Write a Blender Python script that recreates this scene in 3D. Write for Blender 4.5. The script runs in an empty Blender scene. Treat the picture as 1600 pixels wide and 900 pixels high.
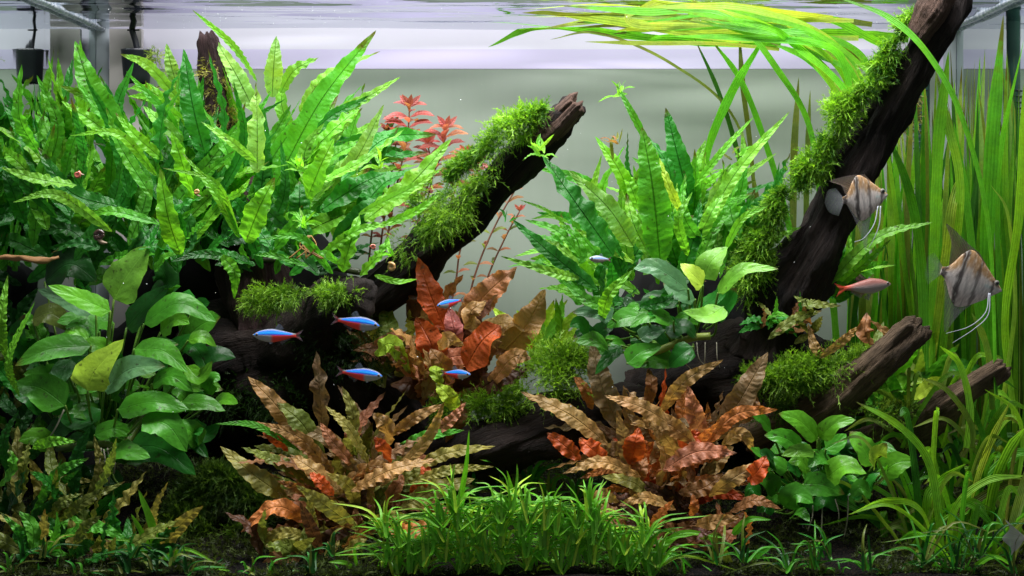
import bpy, bmesh, math, random
import numpy as np
from mathutils import Vector, Matrix, noise as mnoise
random.seed(7)
rng = np.random.default_rng(7)
C = bpy.context.scene.collection
S = bpy.context.scene
R = math.radians
U = random.uniform

# ------------------------------------------------------------------ camera, light, exposure
CAMY, CAMZ, FPX, VX, VY = -1.2, 0.34, 1890.0, 822.0, 345.0
TW, TD, WATER = 0.60, 0.50, 0.61            # tank half width, depth, water level (metres)
cam = bpy.data.objects.new('camera', bpy.data.cameras.new('camera')); C.objects.link(cam)
cam.location = (0, CAMY, CAMZ); cam.rotation_euler = (R(90), 0, 0)
cam.data.sensor_width = 36; cam.data.lens = 36 * FPX / 1600
cam.data.shift_x = -(VX - 800) / 1600; cam.data.shift_y = -(450 - VY) / 1600
cam.data.clip_start = .01; cam.data.clip_end = 50
S.camera = cam

w = bpy.data.worlds.new('World'); S.world = w; w.use_nodes = True
w.node_tree.nodes['Background'].inputs[0].default_value = (.78, .84, .84, 1)
w.node_tree.nodes['Background'].inputs[1].default_value = .17

def area(name, loc, rot, sx, sy, power, col):
    l = bpy.data.lights.new(name, 'AREA'); l.shape = 'RECTANGLE'; l.size = sx; l.size_y = sy
    l.energy = power; l.color = col
    o = bpy.data.objects.new(name, l); C.objects.link(o); o.location = loc; o.rotation_euler = rot
    return o
area('lamp_strip_front', (0, .03, .84), (R(-6), 0, 0), 1.15, .08, 19.5, (1.0, .97, .98))
area('lamp_strip_back', (0, .33, .86), (0, 0, 0), 1.15, .12, 8.0, (.97, .95, 1.0))
S.view_settings.view_transform = 'Standard'; S.view_settings.look = 'None'
S.view_settings.exposure = 0.0; S.view_settings.gamma = 1.0
S.render.engine = 'CYCLES'
S.cycles.use_denoising = True
S.cycles.max_bounces = 8; S.cycles.diffuse_bounces = 3; S.cycles.glossy_bounces = 3
S.cycles.transmission_bounces = 4; S.cycles.transparent_max_bounces = 12
S.cycles.caustics_reflective = False; S.cycles.caustics_refractive = False
S.cycles.sample_clamp_indirect = 3.0

# ------------------------------------------------------------------ helpers
def P(px, py, Y):
    d = Y - CAMY
    return Vector(((px - VX) / FPX * d, Y, CAMZ - (py - VY) / FPX * d))
def m_of(wpx, Y): return wpx * (Y - CAMY) / FPX
def L(r, g, b):
    f = lambda c: (c / 255 / 12.92) if c / 255 <= .04045 else ((c / 255 + .055) / 1.055) ** 2.4
    return (f(r), f(g), f(b))

def tag(o, label=None, cat=None, group=None, kind=None):
    if label: o['label'] = label
    if cat: o['category'] = cat
    if group: o['group'] = group
    if kind: o['kind'] = kind
    return o
def thing(name, label, cat, loc, group=None):
    o = bpy.data.objects.new(name, None); C.objects.link(o); o.location = loc
    o.empty_display_size = .01
    return tag(o, label, cat, group)

def mk(name, V, F, mat, parent=None, uv=None, col=None, smooth=True, vcol=None, tipv=None):
    """V in world metres; becomes one mesh object (child of parent, if any)."""
    V = np.asarray(V, dtype=np.float32).reshape(-1, 3)
    off = np.array(parent.location if parent else (0, 0, 0), dtype=np.float32)
    p = parent
    if parent is not None and parent.parent is not None:
        off = off + np.array(parent.parent.location, dtype=np.float32)
    me = bpy.data.meshes.new(name)
    F = np.asarray(F, dtype=np.int32)
    n, k = F.shape
    me.vertices.add(len(V)); me.vertices.foreach_set('co', (V - off).ravel())
    me.loops.add(n * k); me.loops.foreach_set('vertex_index', F.ravel())
    me.polygons.add(n)
    me.polygons.foreach_set('loop_start', np.arange(0, n * k, k, dtype=np.int32))
    me.polygons.foreach_set('loop_total', np.full(n, k, dtype=np.int32))
    me.polygons.foreach_set('use_smooth', np.full(n, smooth, dtype=bool))
    if uv is not None:
        ul = me.uv_layers.new(name='UVMap')
        ul.data.foreach_set('uv', np.asarray(uv, dtype=np.float32)[F.ravel()].ravel())
    if tipv is not None:
        u2 = me.uv_layers.new(name='Tip')
        u2.data.foreach_set('uv', np.stack([tipv, tipv], 1).astype(np.float32)[F.ravel()].ravel())
    if vcol is not None:
        a = me.color_attributes.new('Col', 'FLOAT_COLOR', 'POINT')
        a.data.foreach_set('color', np.asarray(vcol, dtype=np.float32).ravel())
    me.update(calc_edges=True)
    if mat: me.materials.append(mat)
    o = bpy.data.objects.new(name, me); C.objects.link(o)
    if parent: o.parent = parent
    if col is not None: o.color = (*col, 1)
    return o

def grid_faces(nl, nw):
    a = np.arange(nl * (nw + 1)).reshape(nl, nw + 1)
    i = (np.arange(nl)[:, None] * (nw + 1) + np.arange(nw)[None, :]).ravel()
    return np.stack([i, i + 1, i + nw + 2, i + nw + 1], 1)
def wrap_faces(nl, nr):
    i = np.arange(nl - 1)[:, None] * nr; j = np.arange(nr)[None, :]; k = (j + 1) % nr
    return np.stack([(i + j).ravel(), (i + k).ravel(), (i + nr + k).ravel(), (i + nr + j).ravel()], 1)

def spline(pts, n):
    """Catmull-Rom through pts, n samples."""
    p = np.array([tuple(q) for q in pts], dtype=float)
    if len(p) == 2: return p[0] + np.linspace(0, 1, n)[:, None] * (p[1] - p[0])
    e = np.vstack([2 * p[0] - p[1], p, 2 * p[-1] - p[-2]])
    out = []
    for t in np.linspace(0, len(p) - 1 - 1e-9, n):
        i = int(t); f = t - i
        a, b, c, d = e[i], e[i + 1], e[i + 2], e[i + 3]
        out.append(.5 * (2 * b + (c - a) * f + (2 * a - 5 * b + 4 * c - d) * f * f + (-a + 3 * b - 3 * c + d) * f ** 3))
    return np.array(out)
def unit(a): return a / np.maximum(np.linalg.norm(a, axis=-1, keepdims=True), 1e-9)

# ------------------------------------------------------------------ materials
class N:
    def __init__(s, name):
        s.m = bpy.data.materials.new(name); s.m.use_nodes = True
        s.t = s.m.node_tree; s.t.nodes.clear()
        s.out = s.t.nodes.new('ShaderNodeOutputMaterial')
    def n(s, ty, **kw):
        x = s.t.nodes.new('ShaderNode' + ty)
        for k, v in kw.items(): setattr(x, k, v)
        return x
    def put(s, node, **kw):
        for k, v in kw.items():
            key = int(k[1:]) if k[0] == 'i' and k[1:].isdigit() else k.replace('_', ' ')
            if isinstance(v, bpy.types.NodeSocket): s.t.links.new(v, node.inputs[key])
            else: node.inputs[key].default_value = v
        return node
    def math(s, op, a, b=0.0, c=None, clamp=False):
        x = s.n('Math', operation=op, use_clamp=clamp); s.put(x, i0=a, i1=b)
        if c is not None: s.put(x, i2=c)
        return x.outputs[0]
    def mix(s, f, a, b, mode='MIX'):
        x = s.n('Mix', data_type='RGBA', blend_type=mode)
        s.put(x, i0=f, i6=a, i7=b); return x.outputs[2]
    def ramp(s, f, stops):
        x = s.n('ValToRGB'); s.put(x, i0=f)
        e = x.color_ramp.elements
        while len(e) < len(stops): e.new(.5)
        for k, (p, c) in enumerate(stops):
            e[k].position = p; e[k].color = (*c, 1) if len(c) == 3 else c
        return x.outputs[0]
    def noise(s, vec, scale, detail=3, rough=.6):
        x = s.n('TexNoise'); s.put(x, Scale=scale, Detail=detail, Roughness=rough)
        if vec is not None: s.put(x, Vector=vec)
        return x.outputs[0]
    def coord(s, o='Object'): return s.n('TexCoord').outputs[o]
    def scale(s, v, sc):
        x = s.n('Mapping'); s.put(x, Vector=v, Scale=sc); return x.outputs[0]
    def bump(s, h, st, dist=.001):
        x = s.n('Bump'); s.put(x, Strength=st, Distance=dist, Height=h); return x.outputs[0]
    def done(s, sh): s.t.links.new(sh, s.out.inputs[0]); return s.m

def leaf_mat(name, rib=.06, ribc=.55, freq=1.6, slope=1.2, vb=.5, bump=.9, rough=.38, tr=.35, spots=.0,
             edge=0., tip=(1.5, 1.25, .5), lines=0., crinkle=0.):
    k = N(name)
    u1 = k.n('UVMap'); u1.uv_map = 'UVMap'; uv = u1.outputs[0]
    sp = k.n('SeparateXYZ'); k.put(sp, i0=uv)
    ua = k.math('MULTIPLY', k.math('ABSOLUTE', k.math('SUBTRACT', sp.outputs[0], .5)), 2.0)
    v = sp.outputs[1]
    oi = k.n('ObjectInfo')
    co = k.coord()
    nz = k.noise(co, 55, 3)
    wv = k.math('SINE', k.math('MULTIPLY', k.math('ADD', k.math('SUBTRACT', k.math('MULTIPLY', v, freq), k.math('MULTIPLY', ua, slope)),
                                                 k.math('MULTIPLY', nz, 2.2)), 6.283))
    fine = k.noise(co, 260, 2)
    ribm = k.math('SUBTRACT', 1.0, k.math('DIVIDE', ua, rib), clamp=True)
    mod = k.math('MULTIPLY', k.math('SUBTRACT', k.noise(co, 75, 2), .25, clamp=True), 1.6)
    wv = k.math('MULTIPLY', wv, mod)
    h = k.math('ADD', k.math('MULTIPLY', wv, .5), k.math('MULTIPLY', nz, 1.6 + crinkle))
    h = k.math('ADD', h, k.math('MULTIPLY', fine, .7))
    if lines:
        h = k.math('ADD', h, k.math('MULTIPLY', k.math('SINE', k.math('MULTIPLY', sp.outputs[0], lines * 6.283)), .35))
    h = k.math('SUBTRACT', h, k.math('MULTIPLY', ribm, 1.5))
    col = oi.outputs['Color']
    big = k.noise(co, 22, 2)
    b = k.math('ADD', k.math('MULTIPLY', big, 1.1), .47)
    b = k.math('ADD', b, k.math('MULTIPLY', wv, .10 * vb))
    b = k.math('ADD', b, k.math('MULTIPLY', k.math('SUBTRACT', fine, .5), .5))
    if lines:
        b = k.math('ADD', b, k.math('MULTIPLY', k.math('SINE', k.math('MULTIPLY', sp.outputs[0], lines * 6.283)), .09))
    cb = k.n('CombineXYZ'); k.put(cb, i0=b, i1=b, i2=b)
    col = k.mix(1.0, col, cb.outputs[0], 'MULTIPLY')
    hue = k.noise(co, 34, 2)
    col2 = k.mix(1.0, col, (*tip, 1), 'MULTIPLY')
    col = k.mix(k.math('MULTIPLY', k.math('SUBTRACT', hue, .42, clamp=True), 2.4, clamp=True), col, col2)
    dark = k.mix(1.0, col, (ribc, ribc, ribc, 1), 'MULTIPLY')
    col = k.mix(k.math('MULTIPLY', ribm, .9), col, dark)
    if edge:
        em = k.math('MULTIPLY', k.math('SUBTRACT', ua, 1 - edge, clamp=True), 1 / edge * .6)
        col = k.mix(em, col, k.mix(1.0, col, (1.5, 1.4, 1.2, 1), 'MULTIPLY'))
    if spots:
        sn = k.noise(co, 150, 2, .5)
        sm = k.math('MULTIPLY', k.math('SUBTRACT', sn, .70 - .12 * spots, clamp=True), 14, clamp=True)
        col = k.mix(k.math('MULTIPLY', sm, .65), col, (.03, .03, .012, 1))
    tu = k.n('UVMap'); tu.uv_map = 'Tip'
    ts_ = k.n('SeparateXYZ'); k.put(ts_, i0=tu.outputs[0])
    tt = k.math('ADD', ts_.outputs[0], k.math('MULTIPLY', k.math('SUBTRACT', hue, .5), .5))
    old = k.math('GREATER_THAN', oi.outputs['Random'], .55)
    tm = k.math('MULTIPLY', k.math('MULTIPLY', k.math('SUBTRACT', tt, .88, clamp=True), 9, clamp=True), old)
    col = k.mix(k.math('MULTIPLY', tm, .8), col, (.10, .055, .015, 1))
    al = k.math('MULTIPLY', k.math('SUBTRACT', k.noise(co, 12, 3), .5, clamp=True), k.math('MULTIPLY', oi.outputs['Random'], 3.2), clamp=True)
    col = k.mix(al, col, k.mix(1.0, col, (.75, .55, .7, 1), 'MULTIPLY'))
    bp = k.bump(h, bump, .0012)
    pr = k.n('BsdfPrincipled')
    k.put(pr, Base_Color=col, Roughness=rough, Normal=bp)
    pr.inputs['Specular IOR Level'].default_value = .28
    tl = k.n('BsdfTranslucent')
    k.put(tl, Color=k.mix(1.0, col, (1.55, 1.5, .8, 1), 'MULTIPLY'), Normal=bp)
    mx = k.n('MixShader'); k.put(mx, i0=tr, i1=pr.outputs[0], i2=tl.outputs[0])
    return k.done(mx.outputs[0])

M = {}
M['fern'] = leaf_mat('fern_leaf', rib=.07, ribc=.35, freq=1.35, slope=.9, vb=.5, bump=.75, tr=.40, spots=.45, edge=.1, tip=(1.35, 1.08, .6))
M['crypt'] = leaf_mat('crypt_leaf', rib=.08, ribc=1.3, freq=1.5, slope=1.0, vb=.45, bump=.8, rough=.42, tr=.32, spots=.35,
                      edge=.16, tip=(1.25, 1.0, .75), crinkle=1.6)
M['anubias'] = leaf_mat('anubias_leaf', rib=.05, ribc=1.25, freq=.75, slope=1.5, vb=.35, bump=.3, rough=.34, tr=.22, spots=.5, edge=.05, tip=(1.2, 1.15, .8))
M['val'] = leaf_mat('ribbon_leaf', rib=.10, ribc=1.12, freq=.25, slope=.1, vb=.3, bump=.45, rough=.42, tr=.55, lines=4, tip=(1.35, 1.12, .5), edge=.18)
M['grass'] = leaf_mat('grass_blade', rib=.2, ribc=1.2, freq=.3, slope=0, vb=.2, bump=.3, rough=.35, tr=.40, tip=(1.35, 1.2, .5))
M['rotala'] = leaf_mat('stem_plant_leaf', rib=.1, ribc=.6, freq=2.5, slope=1, vb=.6, bump=.6, tr=.4, tip=(1.3, .8, .7))
M['stalk'] = leaf_mat('stalk', rib=.1, ribc=1, freq=1, slope=0, vb=.4, bump=.4, tr=.05, tip=(1.2, 1.0, .7))

def moss_mat():
    k = N('moss')
    a = k.n('VertexColor', layer_name='Col').outputs[0]
    pr = k.n('BsdfPrincipled'); k.put(pr, Base_Color=a, Roughness=.5)
    pr.inputs['Specular IOR Level'].default_value = .3
    tl = k.n('BsdfTranslucent'); k.put(tl, Color=k.mix(1.0, a, (1.4, 1.5, .6, 1), 'MULTIPLY'))
    mx = k.n('MixShader'); k.put(mx, i0=.35, i1=pr.outputs[0], i2=tl.outputs[0])
    return k.done(mx.outputs[0])
M['moss'] = moss_mat()

def wood_mat(name, dark, light, amt, sc=1.0):
    k = N(name)
    uv = k.n('UVMap').outputs[0]
    gr = k.noise(k.scale(uv, (9, 1.4, 1)), 3.2 * sc, 6, .7)
    gr2 = k.noise(k.scale(uv, (26, 2.6, 1)), 4 * sc, 4, .7)
    pt = k.noise(k.coord(), 14, 4, .65)
    f = k.math('ADD', k.math('MULTIPLY', gr, .6), k.math('MULTIPLY', pt, .7))
    col = k.ramp(f, [(.48 - amt * .2, dark), (.62, tuple(.5 * (a + b) for a, b in zip(dark, light))), (.82 - amt * .1, light)])
    col = k.mix(k.math('MULTIPLY', gr2, .8), col, k.mix(1.0, col, (.3, .28, .3, 1), 'MULTIPLY'))
    h = k.math('ADD', k.math('MULTIPLY', gr, 1.4), k.math('MULTIPLY', gr2, .8))
    pr = k.n('BsdfPrincipled'); k.put(pr, Base_Color=col, Roughness=.75, Normal=k.bump(h, 1.0, .004))
    pr.inputs['Specular IOR Level'].default_value = .2
    return k.done(pr.outputs[0])
M['wood_dark'] = wood_mat('waterlogged_wood', (.006, .006, .008), (.05, .034, .028), .1)
M['wood_brown'] = wood_mat('bare_wood', (.035, .022, .018), (.26, .16, .115), .5)
M['wood_stub'] = wood_mat('mossy_wood', (.012, .008, .009), (.11, .06, .06), .35)
M['wood_grey'] = wood_mat('weathered_wood', (.014, .010, .008), (.30, .21, .13), .6)

def simple(name, col, rough=.5, spec=.4, nscale=60, namt=.4, bump=.2, metal=0, coat=0, tr=0, alpha=1):
    k = N(name)
    nz = k.noise(k.coord(), nscale, 4)
    c = k.mix(k.math('MULTIPLY', nz, namt), (*col, 1), tuple(x * .35 for x in col) + (1,))
    pr = k.n('BsdfPrincipled'); k.put(pr, Base_Color=c, Roughness=rough, Metallic=metal, Alpha=alpha, Normal=k.bump(nz, bump, .001))
    pr.inputs['Specular IOR Level'].default_value = spec
    pr.inputs['Coat Weight'].default_value = coat
    if tr:
        tl = k.n('BsdfTranslucent'); k.put(tl, Color=c)
        mx = k.n('MixShader'); k.put(mx, i0=tr, i1=pr.outputs[0], i2=tl.outputs[0])
        return k.done(mx.outputs[0])
    return k.done(pr.outputs[0])
M['black'] = simple('black_plastic', (.012, .014, .02), .35, .4, 30, .3, .05)
M['rock'] = simple('shade_black_rock', (.006, .006, .006), .9, .2, 30, .6, .9)  # near-black, shade over the hardscape put into the colour
M['brown_rock'] = simple('brown_rock', (.10, .055, .035), .85, .2, 40, .8, .9)
M['seam'] = simple('silicone_seam', (.46, .52, .54), .3, .5, 20, .3, .1, tr=.3)
M['root'] = simple('pale_root', (.35, .33, .25), .6, .3, 80, .3, .1)
M['shell_pink'] = simple('pink_shell', (.55, .14, .10), .3, .5, 200, .4, .1, coat=.5)
M['shell_tan'] = simple('tan_shell', (.55, .30, .10), .3, .5, 200, .4, .1, coat=.5)
M['shell_dark'] = simple('dark_shell', (.04, .018, .012), .35, .5, 200, .4, .1, coat=.5)
M['flesh'] = simple('snail_flesh', (.30, .22, .14), .5, .4)

def fish_mat():
    k = N('fish_scales')
    a = k.n('VertexColor', layer_name='Col').outputs[0]
    vo = k.n('TexVoronoi'); k.put(vo, Vector=k.coord(), Scale=900.0)
    pr = k.n('BsdfPrincipled'); fn = k.noise(k.coord(), 240, 3); a = k.mix(k.math('MULTIPLY', fn, .5), a, k.mix(1.0, a, (.45, .45, .48, 1), 'MULTIPLY')); k.put(pr, Base_Color=a, Roughness=.42, Normal=k.bump(vo.outputs[0], .35, .0004))
    pr.inputs['Specular IOR Level'].default_value = .3
    return k.done(pr.outputs[0])
M['fish'] = fish_mat()
def fin_mat(name, opacity):
    k = N(name)
    a = k.n('VertexColor', layer_name='Col')
    uv = k.n('UVMap').outputs[0]; sp = k.n('SeparateXYZ'); k.put(sp, i0=uv)
    ray = k.math('MULTIPLY_ADD', k.math('SINE', k.math('MULTIPLY', sp.outputs[0], 90.0)), .5, .5)
    col = k.mix(k.math('MULTIPLY', ray, .45), a.outputs[0], k.mix(1.0, a.outputs[0], (.45, .45, .5, 1), 'MULTIPLY'))
    pr = k.n('BsdfPrincipled'); k.put(pr, Base_Color=col, Roughness=.35)
    tl = k.n('BsdfTranslucent'); k.put(tl, Color=col)
    mx = k.n('MixShader'); k.put(mx, i0=.4, i1=pr.outputs[0], i2=tl.outputs[0])
    tp = k.n('BsdfTransparent')
    m2 = k.n('MixShader'); k.put(m2, i0=k.math('MULTIPLY', a.outputs[1], k.math('MULTIPLY_ADD', ray, .35, opacity), clamp=True), i1=tp.outputs[0], i2=mx.outputs[0])
    return k.done(m2.outputs[0])
M['fin'] = fin_mat('fin_membrane', .65)

def interface_mat(name, tint, lo, hi, ripple=False):
    """water or glass seen from inside the water: mirror beyond the critical angle, clear inside it"""
    k = N(name)
    nrm = None
    if ripple:
        r1 = k.noise(k.scale(k.coord(), (1.6, 10, 1)), 1.6, 2, .5)
        r2 = k.noise(k.scale(k.coord(), (4, 18, 1)), 2.0, 3, .5)
        nrm = k.bump(k.math('ADD', r1, k.math('MULTIPLY', r2, .3)), .2, .02)
    else:
        r1 = k.noise(k.scale(k.coord(), (9, 9, 1.2)), 1.5, 2, .5)
        nrm = k.bump(r1, .12, .01)
    lw = k.n('LayerWeight'); lw.inputs[0].default_value = .5
    f = k.ramp(lw.outputs['Facing'], [(lo, (0, 0, 0)), (hi, (1, 1, 1))])
    gl = k.n('BsdfGlossy'); k.put(gl, Color=(*tint, 1), Roughness=.03, Normal=nrm)
    tp = k.n('BsdfTransparent'); k.put(tp, Color=(.97, .985, .98, 1))
    mx = k.n('MixShader'); k.put(mx, i0=f, i1=tp.outputs[0], i2=gl.outputs[0])
    return k.done(mx.outputs[0])
M['water'] = interface_mat('water_surface', (.74, .76, .80), .36, .52, True)
M['glass'] = interface_mat('side_glass', (.72, .80, .76), .30, .42)

def back_mat():
    k = N('frosted_back_film')
    co = k.coord('Generated'); ob = k.coord()
    nz = k.noise(k.scale(ob, (3, 3, 1.4)), 2.2, 4, .6)
    st = k.noise(k.scale(ob, (60, 60, 3)), 1.0, 3, .6)
    col = k.mix(nz, (.19, .235, .185, 1), (.25, .29, .245, 1))
    col = k.mix(k.math('MULTIPLY', st, .25), col, (.31, .33, .30, 1))
    gr = k.noise(ob, 300, 2)
    col = k.mix(k.math('MULTIPLY', k.math('SUBTRACT', gr, .68, clamp=True), 6, clamp=True), col, (.33, .38, .30, 1))
    pr = k.n('BsdfPrincipled'); k.put(pr, Base_Color=col, Roughness=.35)
    pr.inputs['Specular IOR Level'].default_value = .3
    return k.done(pr.outputs[0])
M['back'] = back_mat()
M['band'] = simple('white_painted_light', (.70, .68, .78), .4, .4, 6, .25, .02)  # strongly lit upper part of the band, its brightness painted into the colour
M['band2'] = simple('lavender_painted_light', (.62, .57, .78), .4, .4, 6, .25, .02)  # strip of light on the back wall, painted as paler lavender
M['panel'] = simple('grey_painted_reflection', (.62, .58, .56), .25, .5, 8, .6, .02)  # tone of a blurred reflection, painted on a panel

def soil_mat():
    k = N('dark_soil')
    vo = k.n('TexVoronoi'); k.put(vo, Vector=k.coord(), Scale=330.0)
    nz = k.noise(k.coord(), 20, 3)
    col = k.ramp(k.math('ADD', vo.outputs[0], k.math('MULTIPLY', nz, .3)), [(.2, (.022, .014, .008)), (.55, (.005, .004, .003)), (.9, (.001, .001, .001))])
    pr = k.n('BsdfPrincipled'); k.put(pr, Base_Color=col, Roughness=.9, Normal=k.bump(vo.outputs[0], 1.0, .003)); pr.inputs['Specular IOR Level'].default_value = .12
    return k.done(pr.outputs[0])
M['soil'] = soil_mat()

# ------------------------------------------------------------------ the tank
def box(name, x0, x1, y0, y1, z0, z1, mat, parent=None, **kw):
    V = [(x, y, z) for x in (x0, x1) for y in (y0, y1) for z in (z0, z1)]
    F = [(0, 1, 3, 2), (4, 6, 7, 5), (0, 4, 5, 1), (2, 3, 7, 6), (0, 2, 6, 4), (1, 5, 7, 3)]
    return mk(name, V, F, mat, parent, smooth=False, **kw)
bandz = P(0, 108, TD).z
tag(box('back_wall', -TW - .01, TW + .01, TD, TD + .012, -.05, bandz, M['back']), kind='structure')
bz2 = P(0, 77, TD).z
tag(box('back_wall_lit_band', -TW - .01, TW + .01, TD, TD + .012, bandz + .0005, bz2, M['band2']), kind='structure')  # lit band over the film, painted in two tones
tag(box('back_wall_lit_band', -TW - .01, TW + .01, TD, TD + .012, bz2, WATER + .10, M['band']), kind='structure')
tag(box('side_glass_wall', -TW - .008, -TW, -.0, TD + .012, -.05, WATER + .06, M['glass']), kind='structure')
tag(box('side_glass_wall', TW, TW + .008, -.0, TD + .012, -.05, WATER + .06, M['glass']), kind='structure')
# water surface, gently rippled
nx, ny = 60, 40
gx, gy = np.meshgrid(np.linspace(-TW, TW, nx + 1), np.linspace(0, TD, ny + 1))
gz = WATER + .0009 * np.sin(gx * 9 + gy * 60) + .0007 * np.sin(gy * 95 - gx * 14 + 1)
tag(mk('water_surface', np.stack([gx, gy, gz], -1).reshape(-1, 3), grid_faces(ny, nx), M['water']), kind='structure')
# substrate
def soilz(x, y): return -.016 + .075 * max(0, y / .5) ** 1.15 + .006 * mnoise.noise(Vector((x * 9, y * 9, 3))) + .002 * mnoise.noise(Vector((x * 60, y * 60, 1)))
nx, ny = 150, 70
def ground(px, py):
    y = .012
    while y < .45:
        p = P(px, py, y)
        if p.z >= soilz(p.x, y): return y
        y += .004
    return .45
V = [(x, y, soilz(x, y)) for y in np.linspace(0.0, TD, ny + 1) for x in np.linspace(-TW, TW, nx + 1)]
tag(mk('substrate', V, grid_faces(ny, nx), M['soil']), kind='structure')
# silicone seams in the back corners and the clear rim bars along the side walls
for s, lab in ((-1, 'left'), (1, 'right')):
    x = s * TW
    V, F = [], []
    zz = np.linspace(.0, WATER + .03, 60)
    for z in zz:
        wv = .0012 * mnoise.noise(Vector((z * 30, s, 0)))
        V += [(x - s * .0005, TD - .013 + wv, z), (x - s * (.007 + wv), TD - .007 + wv, z), (x - s * (.014 + wv), TD - .0005, z)]
    F = grid_faces(len(zz) - 1, 2)
    tag(mk('corner_seam', V, F, M['seam']), 'pale silicone seam down the back %s corner of the tank' % lab, 'seam', 'silicone seams in the back corners')
def glassy():
    k = N('clear_rim_glass')
    nz = k.noise(k.coord(), 160, 3)
    pr = k.n('BsdfPrincipled'); k.put(pr, Base_Color=k.ramp(nz, [(.4, (.36, .43, .50)), (.62, (.85, .9, .95))]), Roughness=.12, Normal=k.bump(nz, .7, .002))
    tp = k.n('BsdfTransparent'); mx = k.n('MixShader'); k.put(mx, i0=.7, i1=tp.outputs[0], i2=pr.outputs[0])
    return k.done(mx.outputs[0])
M['rim'] = glassy()
def tube(pts, rad, n=40, nr=10, squash=1.0, noise_a=0.0, seed=0, cap=True):
    c = spline(pts, n)
    T = unit(np.gradient(c, axis=0))
    up = np.array([0, 0, 1.0]) if abs(T[0][2]) < .9 else np.array([0, 1.0, 0])
    A = unit(np.cross(T, up)); B = unit(np.cross(A, T))
    r = np.interp(np.linspace(0, 1, n), np.linspace(0, 1, len(rad)), rad) if hasattr(rad, '__len__') else np.full(n, rad)
    V = []; UVs = []
    for i in range(n):
        for j in range(nr):
            a = 2 * math.pi * j / nr
            rr = r[i] * (1 + (noise_a * mnoise.noise(Vector((math.cos(a) * 1.4, math.sin(a) * 1.4, i / n * 8 + seed))) if noise_a else 0))
            V.append(c[i] + A[i] * math.cos(a) * rr + B[i] * math.sin(a) * rr * squash); UVs.append((j / nr, i / n * 8))
    F = wrap_faces(n, nr)
    if cap:
        V.append(c[0]); V.append(c[-1]); UVs += [(.5, 0), (.5, 8)]
        k = n * nr
        ex = [(j, k, k, (j + 1) % nr) for j in range(nr)] + [((n - 1) * nr + j, (n - 1) * nr + (j + 1) % nr, k + 1, k + 1) for j in range(nr)]
        tri = np.array([(a, b, d) for a, b, c_, d in ex[:nr]] + [(a, b, c_) for a, b, c_, d in ex[nr:]])
        F = np.vstack([np.concatenate([F[:, [0, 1, 2]], F[:, [0, 2, 3]]]), tri])
    return np.array(V), F, np.array(UVs)
for s, lab in ((-1, 'left'), (1, 'right')):
    V, F, uv = tube([(s * (TW - .006), TD - .006, WATER - .001), (s * (TW - .006), .02, WATER - .001)], .0055, 90, 10, .8, .35, s)
    tag(mk('rim_bar', V, F, M['rim'], uv=uv), 'clear glass rim bar with water beads along the %s side of the waterline' % lab, 'glass bar', 'clear bars along the waterline')

# ------------------------------------------------------------------ leaves
def prof(kind, t):
    if kind == 'fern': w = np.sin(np.pi * np.clip(t, 0, 1) ** .72) ** .72 * (1 - .25 * t) ; return np.maximum(w, .05 * (1 - t))
    if kind == 'crypt': w = np.sin(np.pi * np.clip(t * 1.0, 0, 1) ** .80) ** .80; return np.maximum(w, .05 * (1 - t))
    if kind == 'anubias': w = np.sin(np.pi * np.clip(t, 0, 1) ** .62) ** .62 * (1.08 - .2 * t); return w
    if kind == 'ribbon': return np.minimum(1, np.minimum((1 - t) * 4.5, 1) ** .7) * (.8 + .2 * np.sin(np.pi * t))
    if kind == 'blade': return np.minimum(1, t * 5 + .45) * np.clip(1 - t, 0, 1) ** .55
    return np.sin(np.pi * t)

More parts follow.
